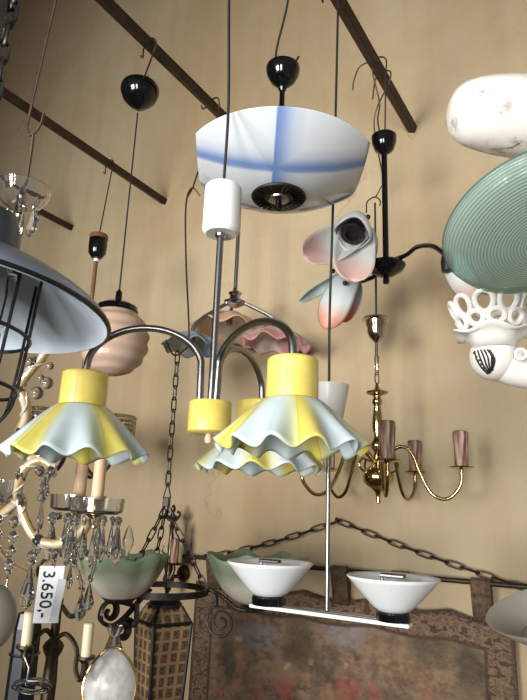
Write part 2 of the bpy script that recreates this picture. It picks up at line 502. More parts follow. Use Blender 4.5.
class MB:
    def __init__(s):
        s.v, s.f, s.uv = [], [], []

    def add(s, vs, fs, uvs=None):
        o = len(s.v)
        s.v += [Vector(v) for v in vs]
        for i, f in enumerate(fs):
            s.f.append([o + k for k in f])
            s.uv.append(uvs[i] if uvs else [(0.0, 0.0)] * len(f))
        return s

    def grid(s, rows, closed=False, vlist=None):
        n, m = len(rows), len(rows[0])
        vs = [p for r in rows for p in r]
        fs, uvs = [], []
        mm = m if closed else m - 1
        for i in range(n - 1):
            v0 = vlist[i] if vlist else i / (n - 1)
            v1 = vlist[i + 1] if vlist else (i + 1) / (n - 1)
            for j in range(mm):
                k = (j + 1) % m
                fs.append([i * m + j, i * m + k, (i + 1) * m + k, (i + 1) * m + j])
                u0, u1 = j / mm, (j + 1) / mm
                uvs.append([(u0, v0), (u1, v0), (u1, v1), (u0, v1)])
        return s.add(vs, fs, uvs)

    def lathe(s, o, prof, n=32, rot=None, mod=None, rot0=0.0):
        """prof: list of (radius, height) revolved about the local z axis at o"""
        rows, L = [], [0.0]
        for a, b in zip(prof, prof[1:]):
            L.append(L[-1] + math.hypot(b[0] - a[0], b[1] - a[1]))
        vl = [x / L[-1] for x in L]
        for (r, h), v in zip(prof, vl):
            row = []
            for j in range(n):
                t = 2 * PI * j / n
                rr, hh = (r, h) if mod is None else mod(t, v, r, h)
                p = Vector((rr * math.cos(t + rot0), rr * math.sin(t + rot0), hh))
                row.append(Vector(o) + (rot @ p if rot else p))
            rows.append(row)
        return s.grid(rows, True, vl)

    def tube(s, pts, r, n=8, smooth=0, cap=True, flat=None):
        pts = catmull(pts, smooth) if smooth else [Vector(p) for p in pts]
        m = len(pts)
        rows = []
        t0 = (pts[1] - pts[0]).normalized()
        nrm = t0.orthogonal().normalized()
        if flat is not None:
            nrm = (flat - t0 * flat.dot(t0)).normalized()
        for i, p in enumerate(pts):
            t = (pts[min(i + 1, m - 1)] - pts[max(i - 1, 0)])
            if t.length < 1e-9:
                t = t0
            t = t.normalized()
            nrm = (nrm - t * nrm.dot(t)).normalized()
            bi = t.cross(nrm)
            rr = r(i / (m - 1)) if callable(r) else r
            ra, rb = rr if isinstance(rr, tuple) else (rr, rr)
            rows.append([p + nrm * (ra * math.cos(2 * PI * j / n + PI / n)) + bi * (rb * math.sin(2 * PI * j / n + PI / n)) for j in range(n)])
        o = len(s.v)
        s.grid(rows, True)
        if cap:
            for k, rev in ((0, True), (m - 1, False)):
                f = [o + k * n + j for j in range(n)]
                s.f.append(f[::-1] if rev else f)
                s.uv.append([(0.0, 0.0)] * n)
        return s

    def box(s, c, size, rot=None):
        x, y, z = [k / 2 for k in size]
        vs = [Vector((a, b, d)) for a in (-x, x) for b in (-y, y) for d in (-z, z)]
        vs = [Vector(c) + (rot @ v if rot else v) for v in vs]
        return s.add(vs, [[0, 1, 3, 2], [4, 6, 7, 5], [0, 4, 5, 1], [2, 3, 7, 6], [0, 2, 6, 4], [1, 5, 7, 3]], [[(0, 0), (1, 0), (1, 1), (0, 1)]] * 6)

    def ball(s, c, r, n=12, sx=1, sy=1, sz=1, rot=None):
        m = max(4, n // 2)
        return s.lathe(c, [(max(1e-5, r * math.sin(PI * i / m)), -r * sz * math.cos(PI * i / m)) for i in range(m + 1)], n, rot)

    def ring(s, c, R, r, rot=None, n=20, k=6, sx=1.0, sy=1.0):
        rows = []
        for i in range(n):
            t = 2 * PI * i / n
            row = []
            for j in range(k):
                a = 2 * PI * j / k
                q = R + r * math.cos(a)
                p = Vector((q * math.cos(t) * sx, q * math.sin(t) * sy, r * math.sin(a)))
                row.append(Vector(c) + (rot @ p if rot else p))
            rows.append(row)
        rows.append(rows[0])
        return s.grid(rows, True)

    def link(s, a, b, w, r, twist):
        """one long chain link from a to b"""
        a, b = Vector(a), Vector(b)
        t = (b - a).normalized()
        n = t.orthogonal().normalized()
        n = Matrix.Rotation(twist, 3, t) @ n
        c, L = (a + b) / 2, (b - a).length / 2
        pts = []
        for i in range(14):
            q = 2 * PI * i / 14
            cs, sn = math.cos(q), math.sin(q)
            pts.append(c + t * (L * (abs(cs) ** 0.6) * (1 if cs > 0 else -1)) + n * (w * (abs(sn) ** 0.8) * (1 if sn > 0 else -1)))
        pts += [pts[0], pts[1]]
        return s.tube(pts, r, 5, cap=False)

    def chain(s, a, b, step, w, r):
        a, b = Vector(a), Vector(b)
        n = max(1, round((b - a).length / step))
        for i in range(n):
            p, q = a.lerp(b, i / n), a.lerp(b, (i + 1) / n)
            e = (q - p) * 0.12
            s.link(p - e, q + e, w, r, 0.5 + (PI / 2 if i % 2 else 0))
        return s

    def build(s, name, mat, parent=None, origin=None, smooth=True, solidify=0.0, bevel=0.0, sub=0, angle=0.7):
        o = origin if origin is not None else (wloc(parent) if parent else Vector((0, 0, 0)))
        o = Vector(o)
        me = bpy.data.meshes.new(name)
        me.from_pydata([v - o for v in s.v], [], s.f)
        ul = me.uv_layers.new(name='UVMap')
        i = 0
        for f in s.uv:
            for q in f:
                ul.data[i].uv = q
                i += 1
        bm = bmesh.new()
        bm.from_mesh(me)
        bmesh.ops.remove_doubles(bm, verts=bm.verts, dist=2e-6)
        bmesh.ops.recalc_face_normals(bm, faces=bm.faces)
        bm.to_mesh(me)
        bm.free()
        if smooth:
            me.polygons.foreach_set('use_smooth', [True] * len(me.polygons))
            try:
                me.set_sharp_from_angle(angle=angle)
            except Exception:
                pass
        me.materials.append(mat)
        ob = bpy.data.objects.new(name, me)
        COL.objects.link(ob)
        ob.parent = parent
        ob.location = o - (wloc(parent) if parent else Vector((0, 0, 0)))
        if solidify:
            md = ob.modifiers.new('thickness', 'SOLIDIFY')
            md.thickness = solidify
            md.offset = 0
        if bevel:
            md = ob.modifiers.new('bevel', 'BEVEL')
            md.width = bevel
            md.segments = 2
        return ob


def wloc(o):
    p = Vector((0, 0, 0))
    while o is not None:
        p = p + o.location
        o = o.parent
    return p


def thing(name, label, cat, loc, group=None):
    o = bpy.data.objects.new(name, None)
    COL.objects.link(o)
    o.location = Vector(loc)
    o.empty_display_size = 0.05
    return tag(o, label, cat, group)


def tag(o, label, cat, group=None):
    o['label'], o['category'] = label, cat
    if group:
        o['group'] = group
    return o


def struct(o):
    o['kind'] = 'structure'
    return o


def tub(name, mat, parent, pts, r, n=8, smooth=0, **k):
    return MB().tube(pts, r, n, smooth, **k).build(name, mat, parent)


def lat(name, mat, parent, o, prof, n=32, solidify=0.0, mod=None, rot=None, rot0=0.0, **k):
    return MB().lathe(o, prof, n, rot, mod, rot0).build(name, mat, parent, origin=o, solidify=solidify, **k)


def ruffle(amp, k, zamp=0.0, p=2.0, ph=0.0):
    def fn(t, v, r, h):
        a = v ** p
        return r + amp * a * math.cos(k * t + ph), h + zamp * a * math.cos(k * t + ph + 0.4)
    return fn


# ================================================================== the setting
XL = -4.6
XR, YF, ZV = 1.6, -4.2, 3.9


m = MB()
m.box(((XL + XR) / 2, W + 0.06, 3.1), (XR - XL + 0.3, 0.12, 6.2))
struct(m.build('wall_back', M['wall'], smooth=False))
m = MB()
m.box((XL - 0.06, (W + YF) / 2, 3.1), (0.12, W - YF, 6.2))
struct(m.build('wall_left', M['wall'], smooth=False))
m = MB()
m.box(((XL + XR) / 2, (W + YF) / 2, 6.22), (XR - XL + 0.3, W - YF + 0.3, 0.08))
struct(m.build('ceiling', M['vault'], smooth=False))
m = MB()
m.box(((XL + XR) / 2, (W + YF) / 2, -0.05), (XR - XL + 0.3, W - YF, 0.1))
struct(m.build('floor', M['floor'], smooth=False))

# ---------------------------------------------------------------- ceiling-height hanging rods
rod_lab = ['dark iron hanging rod at far left, behind the glass dish', 'dark iron hanging rod with the wooden-topped canopy tied to it',
           'dark iron hanging rod carrying the black cone canopy, ending behind the glass disc lamp', 'dark iron hanging rod at upper right with cord loops, above the black dome canopy']
RODX, ROD = [], []
for (px, py), lab, ln in zip([(72, 228), (165, 202), (277, 169.5), (413, 130)], rod_lab, (1.2, 2.6, 3.0, 3.0)):
    p = onwall(px, py)
    RODX.append(p)
    m = MB()
    hw = 0.0165
    rot = Matrix.Rotation(0.35, 3, 'Y')
    m.box((p.x, W + 0.03 - ln / 2, p.z), (2 * hw, ln, 2 * hw), rot)
    t = tag(m.build('hanging_rod', M['iron'], origin=p, smooth=False, bevel=0.004), lab, 'rod', 'iron rods set in the wall for hanging lamps')
    # crumbled mortar collar
    m = MB()
    m.lathe(p, [(0.001, 0.004), (0.028, 0.006), (0.036, 0.0)], 11, Matrix.Rotation(PI / 2, 3, 'X'), mod=lambda a, v, r, h: (r * (1 + 0.3 * math.sin(3.1 * a)), h))
    m.build('mortar_collar', M['wall'], t)
    ROD.append(t)


def onrod(k, px):
    """point on rod k at picture column px"""
    p = RODX[k]
    lo, hi = 0.0, 2.6
    for _ in range(50):
        md = (lo + hi) / 2
        q = RT @ (Vector((p.x, p.y - md, p.z)) - CAM)
        if q.z > -0.05 or CX + F * q.x / -q.z < px:
            hi = md
        else:
            lo = md
    return Vector((p.x, p.y - lo, p.z))


def hook_over(p, down, r=0.0022, gap=0.03):
    """wire bent over a rod at p then led to 'down'"""
    m = MB()
    a = p + Vector((-gap, 0, -0.04))
    m.tube([a + Vector((-0.012, 0, 0.012)), a, p + Vector((-gap, 0, 0.0)), p + Vector((0, 0, gap)), p + Vector((gap, 0, 0.0)), p + Vector((gap * 0.6, 0, -0.05)), down], r, 6, 5)
    return m


# ---------------------------------------------------------------- globe pendant (beige ribbed glass)
A = Ax(114, 343, 2.05)
t = thing('globe_pendant_lamp', 'pinkish beige ribbed glass globe hanging from a black cap and cone canopy', 'pendant lamp', A.pt(345))
zc, R0 = A.z(341), A.r(33.5, 341)
prof = []
for i in range(61):
    a = i / 60
    ph = 0.44 + (PI - 0.44) * a
    r = R0 * (math.sin(ph) ** 0.9) * (1 + 0.034 * math.sin(a * 2 * PI * 6.5))
    prof.append((max(r, 1e-4), R0 * 1.04 * math.cos(ph)))
lat('glass_globe', M['globeglass'], t, Vector((A.x, A.y, zc)), prof, 40, solidify=0.003)
zt = zc + R0 * 0.93
c = Vector((A.x, A.y, zt - 0.006))
lat('cap', M['black'], t, c, [(A.r(20), 0), (A.r(21), 0.006), (A.r(20), 0.022), (A.r(14), 0.034), (0.012, 0.04), (0.011, 0.075), (0.004, 0.085)], 32)
lab = A.pt(345)
zcan = A.z(96)
canx = proj_axis = None
tub('cord', M['cord'], t, [c + Vector((0, 0, 0.08)), Vector((A.x, A.y, A.z(113)))], 0.003)
o = Vector((A.x, A.y, A.z(96)))
k = A.r(1, 96)
can = lat('canopy', M['black'], t, o, [(0.004, -17 * k), (0.008, -15 * k), (8 * k, -12 * k), (16 * k, -4 * k), (19 * k, 4 * k), (19.2 * k, 8 * k), (18 * k, 11 * k), (12 * k, 12 * k), (0.001, 12 * k)], 32)
pr = onrod(2, 150)
hk = hook_over(pr, o + Vector((0, 0, 10 * k)), 0.0032, 0.028).build('hook_wire', M['wire'], t)
MB().tube([o + Vector((0.012, 0, 10 * k)), o + Vector((0.022, 0, 18 * k)), o + Vector((0.04, 0, 20 * k))], 0.0022, 5, 4).tube([o + Vector((0.012, 0, 10 * k)), o + Vector((0.03, 0.01, 15 * k)), o + Vector((0.045, 0.01, 15.5 * k))], 0.0018, 5, 4).build('wire_end', M['wire'], can)

# ---------------------------------------------------------------- brown rod chandelier with black looped arms (behind left yellow shade)
A = Ax(98, 245, 2.5)
t = thing('rod_chandelier', 'brown rod lamp with wood-topped black canopy and looped black arms behind yellow shade', 'chandelier', A.pt(400))
k = A.r(1, 245)
o = A.pt(246)
can = lat('canopy', M['black'], t, o, [(0.004, -14 * k), (5 * k, -13 * k), (8.4 * k, -8 * k), (9 * k, -2 * k), (9 * k, 7 * k), (8.6 * k, 8 * k)], 28)
lat('wood_top', M['wood'], can, o, [(9.1 * k, 7 * k), (9.2 * k, 11 * k), (8.5 * k, 12 * k), (0.001, 12 * k)], 28)
lat('white_collar', M['white'], can, o, [(2.6 * k, -17 * k), (2.6 * k, -14 * k), (1 * k, -13 * k)], 12)
p = onrod(1, 110)
hook_over(p, o + Vector((0, 0, 12 * k)), 0.0028, 0.026).build('hook_wire', M['wire'], t)
tub('rod', M['wood'], t, [o + Vector((0, 0, -16 * k)), A.pt(425)], 0.0085, 10)
hub = A.pt(432)
lat('hub', M['blackmat'], t, hub, [(0.001, -0.05), (0.02, -0.045), (0.035, -0.02), (0.035, 0.02), (0.02, 0.04), (0.01, 0.05)], 24)
kk = A.r(1, 440)
for i in range(4):
    a = math.radians([8, 100, 188, 278][i])
    e = Vector((math.cos(a), math.sin(a), 0))
    R_ = 48 * kk
    MB().tube([hub + e * 0.03, hub + e * (0.3 * R_) + Vector((0, 0, -30 * kk)), hub + e * (0.62 * R_) + Vector((0, 0, -43 * kk)), hub + e * (0.92 * R_) + Vector((0, 0, -32 * kk)), hub + e * R_ + Vector((0, 0, -12 * kk))], 0.0065, 8, 8).build('arm', M['blackmat'], t)
    c = hub + e * R_ + Vector((0, 0, -12 * kk))
    sh = lat('beaded_shade', M['bead'], t, c, [(0.012, 0), (14 * kk, 3 * kk), (17 * kk, 8 * kk), (17.5 * kk, 26 * kk), (17 * kk, 27 * kk)], 36,
             mod=lambda t_, v, r, h: (r * (1 + 0.025 * math.cos(18 * t_)), h), solidify=0.004)
    mm = MB()
    for j in range(5):
        mm.ring(c + Vector((0, 0, (9 + 4 * j) * kk)), 17.6 * kk, 0.004, None, 36, 6)
    mm.build('bead_row', M['bead'], sh)

# ---------------------------------------------------------------- glass disc lamp with blue cross
A = Ax(280, 160, 1.5)
t = thing('disc_pendant_lamp', 'large white glass dish lamp with blue cross stripes and black rosette', 'pendant lamp', A.pt(150))
yaw = math.atan2(A.x, A.y)
Rz = Matrix.Rotation(-yaw + 0.05, 3, 'Z')
R_ = 0.233
zr = A.z(167)
o = Vector((A.x, A.y, zr))
dp = 0.078
rows = []
for i in range(41):
    x = R_ * 0.85 * (-1 + 2 * i / 40)
    half = math.sqrt(R_ * R_ - x * x)
    row = []
    for j in range(49):
        y = half * math.sin(PI / 2 * (-1 + 2 * j / 48))
        row.append(o + Vector((x, y, -dp * (1 - (x * x + y * y) / (R_ * R_)) ** 1.0)))
    rows.append(row)
dish = MB().grid(rows).build('glass_dish', M['crossglass'], t, origin=o, solidify=0.005, angle=1.5)
dish.rotation_euler = (0, 0, -yaw + 0.05)
zb = zr - dp - 0.004
ob = Vector((A.x, A.y, zb))
k0 = 1.5 / F
ro = MB()
ro.lathe(ob, [(0.001, -0.006), (26.5 * k0, -0.004), (27.2 * k0, -0.001), (26 * k0, 0.003), (0.001, 0.004)], 48)
rose = ro.build('rosette', M['blackmat'], t, origin=ob)
mm = MB()
for i in range(28):
    a = 2 * PI * i / 28
    e = Vector((math.cos(a), math.sin(a), 0))
    mm.tube([ob + e * (14 * k0) + Vector((0, 0, -0.006)), ob + e * (25.5 * k0) + Vector((0, 0, -0.0045))], 0.0022, 5)
mm.build('radial_rib', M['black'], rose)
lat('chrome_disc', M['steel'], rose, ob + Vector((0, 0, -0.007)), [(0.001, -0.004), (10 * k0, -0.002), (11 * k0, 0.004)], 32)
lat('knob', M['black'], rose, ob + Vector((0, 0, -0.010)), [(0.001, -0.028), (0.007, -0.026), (0.008, -0.01), (0.007, 0.002)], 16)
tub('stem', M['black'], t, [Vector((A.x, A.y, zb)), A.pt(88)], 0.0068, 12)
o = A.pt(76)
k = A.r(1, 76)
can = lat('canopy', M['black'], t, o, [(0.007, -18 * k), (0.011, -15 * k), (3.5 * k, -13 * k), (6 * k, -11.5 * k), (12 * k, -6 * k), (16 * k, 2 * k), (17 * k, 8 * k), (16.5 * k, 10 * k), (0.001, 10.5 * k)], 40)
top = Q(284, -30, A.d + 0.02)
tub('cord', M['cord'], t, [o + Vector((-0.02, 0, 10 * k)), o + Vector((-0.022, 0, 0.09)), Vector((A.x + 0.01, A.y, o.z + 0.25)), Vector((RODX[3].x - 0.03, A.y, RODX[3].z - 0.06)), Vector((RODX[3].x - 0.03, A.y, RODX[3].z)), Vector((RODX[3].x, A.y, RODX[3].z + 0.03)), Vector((RODX[3].x + 0.03, A.y, RODX[3].z)), Vector((RODX[3].x + 0.02, A.y, RODX[3].z - 0.06))], 0.0032, 6, 4)
MB().tube([o + Vector((0.035, 0, 10 * k)), o + Vector((0.046, 0, 16 * k))], 0.003, 5).build('wire_end', M['cord'], can)
# ---------------------------------------------------------------- three-armed yellow lamp
A = Ax(210, 415, 1.1)
t = thing('three_arm_pendant_lamp', 'three-armed chrome lamp with yellow cups, white canopy and ruffled striped glass shades', 'pendant lamp', A.pt(415))
k = A.r(1)
lat('hub', M['yellow'], t, A.pt(415), [(0.001, -19 * k), (19 * k, -19 * k), (21.5 * k, -17 * k), (21.8 * k, 11 * k), (20.5 * k, 13 * k), (0.001, 13.5 * k)], 36)
lat('finial', M['wax'], t, A.pt(439), [(0.001, -5 * k), (3.5 * k, -4 * k), (4 * k, 0), (3 * k, 5 * k)], 16)
tub('rod', M['steel'], t, [A.pt(410), A.pt(232)], 3.6 * k, 14)
o = A.pt(211)
k2 = A.r(1, 211)
can = lat('canopy', M['white'], t, o, [(0.001, -25 * k2), (15 * k2, -25.5 * k2), (18 * k2, -23 * k2), (18.6 * k2, -20 * k2), (18.6 * k2, 24 * k2), (17.5 * k2, 26 * k2), (0.001, 26 * k2)], 40)
lat('grip', M['chrome'], can, o, [(0.001, -30 * k2), (4 * k2, -30 * k2), (6 * k2, -27 * k2), (6 * k2, -25 * k2)], 16)
tub('cord', M['cord'], t, [o + Vector((0, 0, 26 * k2)), o + Vector((0, 0, 26 * k2 + 0.2)), o.lerp(Vector((RODX[3].x - 0.03, A.y, RODX[3].z - 0.08)), 0.6), Vector((RODX[3].x - 0.03, A.y, RODX[3].z - 0.08)), Vector((RODX[3].x - 0.03, A.y, RODX[3].z)), Vector((RODX[3].x, A.y, RODX[3].z + 0.03)), Vector((RODX[3].x + 0.03, A.y, RODX[3].z)), Vector((RODX[3].x + 0.02, A.y, RODX[3].z - 0.06))], 0.0032, 6, 4)
H = A.pt(415)
specs = [(293, 382, -0.20, 0.212, 0.0), (73, 388, 0.03, 0.25, 1.9), (262, 408, 0.19, 0.26, 3.6)]
FR = [(293, 359), (86, 373), (262, 402)]
for i, (px, py, dd, dia, ph) in enumerate(specs):
    ax = Ax(FR[i][0], FR[i][1], A.d + dd)
    kk = ax.r(1)
    ctop = ax.pt(FR[i][1])
    # arm: up from the hub, over and down into the cup
    e = Vector((ax.x - H.x, ax.y - H.y, 0))
    L = e.length
    e.normalize()
    zt = ctop.z
    base = Vector((H.x, H.y, H.z + 13 * k)) + e * 0.02
    crown = max(zt, base.z + 0.1) + 0.05
    pts = [base - Vector((0, 0, 0.01)), base + Vector((0, 0, 0.06)) + e * 0.002]
    z0 = base.z + 0.06
    for q in range(1, 12):
        a = PI * q / 12
        pts.append(Vector((H.x, H.y, 0)) + e * (0.02 + (L - 0.02) * (1 - math.cos(a)) / 2) + Vector((0, 0, (z0 * (1 - q / 12) + (zt + 0.012) * q / 12) + (0.064, 0.078, 0.07)[i] * math.sin(a))))
    pts += [Vector((ax.x, ax.y, zt + 0.005)), Vector((ax.x, ax.y, zt - 0.02))]
    tub('arm', M['steel'], t, pts, 0.0066, 12, 4)
    s_ = dia / 0.245
    hc = (0.065, 0.066, 0.066)[i]
    rc = [25.5, 22.5, 24.5][i] * kk
    cup = lat('cup', M['yellow'], t, ctop, [(0.009, 0.001), (rc - 0.003, 0.0), (rc, -0.003), (rc * 1.02, -hc), (rc * 0.96, -hc - 0.002), (rc * 0.95, -0.01)], 40)
    R_ = dia / 2
    hs = [0.076, 0.098, 0.085][i]
    prof = []
    for j in range(17):
        v = j / 16
        prof.append((rc * 1.0 + (R_ - rc) * (v ** 1.0), -hc + 0.003 - hs * (v ** 1.25) * 0.93))
    nr = 12
    shade = lat('glass_shade', M['yglass'], t, ctop, prof, 144, solidify=0.003, mod=ruffle(0.0075, nr, 0.0075, 2.2, ph), rot0=ph + 0.3)
    lat('lamp_socket', M['white'], t, ctop + Vector((0, 0, -hc - 0.045)), [(0.001, 0), (0.016, 0), (0.017, 0.004), (0.017, 0.05)], 20)

# ---------------------------------------------------------------- beam lamp with two white bowls
B0, B1 = Q(252, 605, 1.49), Q(411, 626, 1.49)
# keep the bar level: slide its right end along its sight line
best = min((abs(Q(411, 626, 1.05 + 0.005 * j).z - B0.z), 1.05 + 0.005 * j) for j in range(140))
B1 = Q(411, 626, best[1])
mid = Q(327, 612, (1.49 + best[1]) / 2)
u = (B1 - B0).normalized()
ctr = B0 + u * ((mid - B0).dot(u))
t = thing('beam_pendant_lamp', 'white and chrome beam lamp carrying two white glass bowls in front of tapestry', 'pendant lamp', ctr)
wv = Vector((-u.y, u.x, 0))
m = MB()
rot = Matrix((u, wv, Vector((0, 0, 1)))).transposed()
L = (B1 - B0).length
m.box((B0 + B1) / 2, (L, 0.030, 0.009), rot)
m.build('beam', M['white'], t, smooth=False, bevel=0.003)
m = MB()
m.box((B0 + B1) / 2 + Vector((0, 0, 0.007)), (L * 0.99, 0.018, 0.005), rot)
m.build('chrome_rail', M['chrome'], t, smooth=False, bevel=0.002)
axr = Ax(327, 612, depth(ctr))
axr.x, axr.y = ctr.x, ctr.y
tub('rod', M['steel'], t, [ctr + Vector((0, 0, 0.01)), Vector((ctr.x, ctr.y, axr.z(420)))], 0.0052, 14)
o = Vector((ctr.x, ctr.y, axr.z(405)))
kk = depth(o) / F
can = lat('canopy', M['conewhite'], t, o, [(0.006, -24 * kk), (11 * kk, -23 * kk), (12.5 * kk, -21 * kk), (20 * kk, 18 * kk), (20 * kk, 20 * kk), (0.001, 20.5 * kk)], 40)
tub('cord', M['cord'], t, [o + Vector((0, 0, 20 * kk)), o + Vector((0, 0, 20 * kk + 0.2)), o.lerp(Vector((RODX[3].x - 0.0305 + 0.061, ctr.y, RODX[3].z - 0.08)), 0.6), Vector((RODX[3].x - 0.0305 + 0.061, ctr.y, RODX[3].z - 0.08)), Vector((RODX[3].x - 0.0305 + 0.061, ctr.y, RODX[3].z)), Vector((RODX[3].x, ctr.y, RODX[3].z + 0.03)), Vector((RODX[3].x - 0.03, ctr.y, RODX[3].z)), Vector((RODX[3].x - 0.02, ctr.y, RODX[3].z - 0.06))], 0.0034, 6, 4)
for (px, hw, ytop, ybot) in ((269, 43.5, 569, 599), (394, 46.5, 582, 613)):
    # point on the beam under this bowl
    c = min((B0 + u * (L * j / 200) for j in range(201)), key=lambda q: abs(CX + F * (RT @ (q - CAM)).x / depth(q) - px))
    kk = depth(c) / F
    cc = c + Vector((0, 0, 0.006))
    lat('black_foot', M['black'], t, cc, [(0.001, 0.0), (17 * kk, 0.0), (17.5 * kk, 7 * kk), (16 * kk, 9 * kk), (0.001, 9 * kk)], 32)
    h = (ybot - ytop) * kk * 1.05
    prof = [(0.003, 0.0), (12 * kk, 0.0), (15 * kk, 0.8 * kk)]
    for j in range(1, 11):
        q = j / 10
        prof.append((16 * kk + (hw - 16) * kk * (q ** 0.93), h * (0.03 + 0.97 * q)))
    co = cc + Vector((0, 0, 9 * kk))
    lat('glass_bowl', M['opalwhite'], t, co, prof, 56, solidify=0.0035)
    mm = MB()
    for s_ in (-1, 1):
        mm.tube([co + wv * (s_ * 0.008) + u * -0.026 + Vector((0, 0, h + 0.002)), co + wv * (s_ * 0.008) + u * 0.026 + Vector((0, 0, h + 0.002))], 0.0045, 8)
    mm.tube([co + u * -0.026 + Vector((0, 0, h + 0.002)), co + u * -0.024 + Vector((0, 0, h - 0.03)), co + Vector((0, 0, 0.004))], 0.004, 6)
    mm.build('lamp_clip', M['steel'], t)

# ---------------------------------------------------------------- brass chandelier
A = Ax(378, 470, 1.98)
t = thing('brass_chandelier', 'polished brass five-armed chandelier with dripping candle sleeves and ball', 'chandelier', A.pt(470))
k = A.r(1)
pz = lambda y: A.z(y)
z0 = pz(478)


def at(y):
    return Vector((A.x, A.y, A.z(y)))


lat('ball', M['brass'], t, at(477), [(0.001, -26 * k), (2.5 * k, -25 * k), (2 * k, -20 * k), (3 * k, -15 * k)] + [(15.5 * k * math.sin(PI * j / 14), -12.5 * k * math.cos(PI * j / 14)) for j in range(2, 13)] + [(4 * k, 14 * k), (3 * k, 16 * k)], 36)
col = [(3, 464), (4.5, 458), (3.5, 452), (6.5, 448), (7, 444), (4.5, 440), (3.5, 436), (5, 430), (5.6, 424), (4.6, 414), (3.4, 406), (5.2, 403), (5.2, 400), (3.6, 398), (4, 396), (11, 393.5), (11.5, 392), (6, 391), (2.4, 388), (1.2, 383)]
lat('column', M['brass'], t, at(440), [(r * k, pz(y) - pz(440)) for r, y in col], 28)
mm = MB()
for j in range(3):
    ya, yb = 384 - j * 9, 384 - (j + 1) * 9 - 3
    mm.link(at(ya), at(yb), 2.6 * k, 0.0022, 0.3 + j * PI / 2)
mm.build('chain', M['nickel'], t)
lat('down_rod', M['nickel'], t, at(350), [(1.4 * k, pz(370) - pz(350)), (1.8 * k, pz(367) - pz(350)), (1.6 * k, pz(352) - pz(350)), (1.6 * k, pz(341) - pz(350))], 12)
lat('canopy', M['nickel'], t, at(330), [(1.5 * k, pz(343) - pz(330)), (4 * k, pz(341) - pz(330)), (8 * k, pz(337) - pz(330)), (9.5 * k, pz(332) - pz(330)), (9.8 * k, pz(327) - pz(330)), (11 * k, pz(325) - pz(330)), (11.5 * k, pz(321) - pz(330)), (15 * k, pz(319.5) - pz(330)), (15 * k, pz(318.5) - pz(330)), (0.001, pz(318.5) - pz(330))], 36)
pc = onrod(3, 384)
tub('cord', M['cord'], t, [at(319), at(262), at(225), at(203)], 0.0036, 6)
hk = MB()
hk.tube([at(203) + Vector((0.018, 0, -0.015)), at(203) + Vector((0.02, 0, 0.004)), at(197), at(200) + Vector((-0.03, 0, 0)), at(206) + Vector((-0.034, 0, -0.02))], 0.0028, 6, 6)
hk.tube([at(198), at(190) + Vector((0.02, 0, 0)), at(178) + Vector((0.03, 0, 0)), at(120), pc + Vector((0.02, 0, -0.02)), pc + Vector((0.02, 0, 0.03)), pc + Vector((-0.03, 0, 0.02)), pc + Vector((-0.045, 0, -0.07))], 0.0026, 6, 6)
hk.build('hook_wire', M['wire'], t)
yawc = math.atan2(A.x, A.y)
# five arms; picture azimuth 0 = to the right, 90 = away
Ra = A.r(80)
phi0 = -12
for i in range(5):
    a = math.radians(phi0 + 72 * i) - yawc
    e = Vector((math.cos(a), math.sin(a), 0))
    c0 = at(462)

    def up(r, h):
        return c0 + e * (r * k) + Vector((0, 0, h * k))
    MB().tube([up(3, -2), up(12, 8), up(22, 15), up(33, 10), up(42, -12), up(52, -30), up(66, -34), up(78, -22), up(80, -6)], lambda q: (2.1 - 0.4 * q) * k, 10, 7).build('arm', M['brass'], t)
    MB().tube([up(6, -6), up(14, -10), up(20, -4), up(17, 3), up(12, 1)], 1.1 * k, 6, 5).build('scroll', M['brass'], t)
    cc = up(80, -6)
    lat('drip_pan', M['brass'], t, cc, [(0.001, -1.5 * k), (4 * k, -1 * k), (11 * k, 1 * k), (11.5 * k, 2 * k), (10.5 * k, 2 * k), (5 * k, 1 * k)], 28)
    def drip(t_, v, r, h, i=i):
        return r * (1 + 0.05 * math.sin(5 * t_ + i) + 0.05 * math.sin(9 * t_ + 2 * i + 4 * v)), h
    lat('candle', M['umber'], t, cc, [(5.6 * k, 1 * k), (6.2 * k, 4 * k), (6.4 * k, 18 * k), (7.2 * k, 30 * k), (7.0 * k, 35 * k), (5.5 * k, 36 * k), (4.5 * k, 34 * k), (0.001, 33 * k)], 40, mod=drip)

# ---------------------------------------------------------------- black lily lamp
A = Ax(386, 268, 2.0)
t = thing('lily_lamp', 'black stemmed lamp with frosted lily-shaped glass shades tinged pink', 'pendant lamp', A.pt(268))
k = A.r(1)
o = A.pt(268)
lat('dish', M['black'], t, o, [(0.001, -17 * k), (3 * k, -16.5 * k), (3.4 * k, -13 * k), (2.6 * k, -10 * k), (8 * k, -8 * k), (16 * k, -3 * k), (19.5 * k, 2.5 * k), (18 * k, 4.5 * k), (8 * k, 6.5 * k), (3 * k, 8 * k)], 40)
tub('rod', M['black'], t, [o, A.pt(152)], 3.1 * k, 12)
oc = A.pt(144)
kc = A.r(1, 144)
lat('canopy', M['black'], t, oc, [(0.006, -13 * kc), (4 * kc, -11 * kc), (9 * kc, -7 * kc), (12 * kc, 1 * kc), (12.5 * kc, 8 * kc), (11 * kc, 9.5 * kc), (0.001, 10 * kc)], 32)
pc = onrod(3, 378)
hk = MB()
hk.tube([oc + Vector((-0.012, 0, 9 * kc)), oc + Vector((-0.022, 0, 30 * kc)), oc + Vector((-0.015, 0, 50 * kc)), pc + Vector((-0.01, -0.028, -0.03)), pc + Vector((0, -0.025, 0.025)), pc + Vector((0.03, 0.0, 0.03)), pc + Vector((0.028, 0, -0.05)), oc + Vector((0.004, 0, 9 * kc))], 0.0028, 6, 6)
hk.tube([pc + Vector((0, -0.02, 0.024)), pc + Vector((-0.06, -0.02, 0.02)), pc + Vector((-0.085, -0.02, -0.03)), pc + Vector((-0.09, -0.02, -0.07))], 0.0024, 6, 5)
hk.build('hook_wire', M['wire'], t)
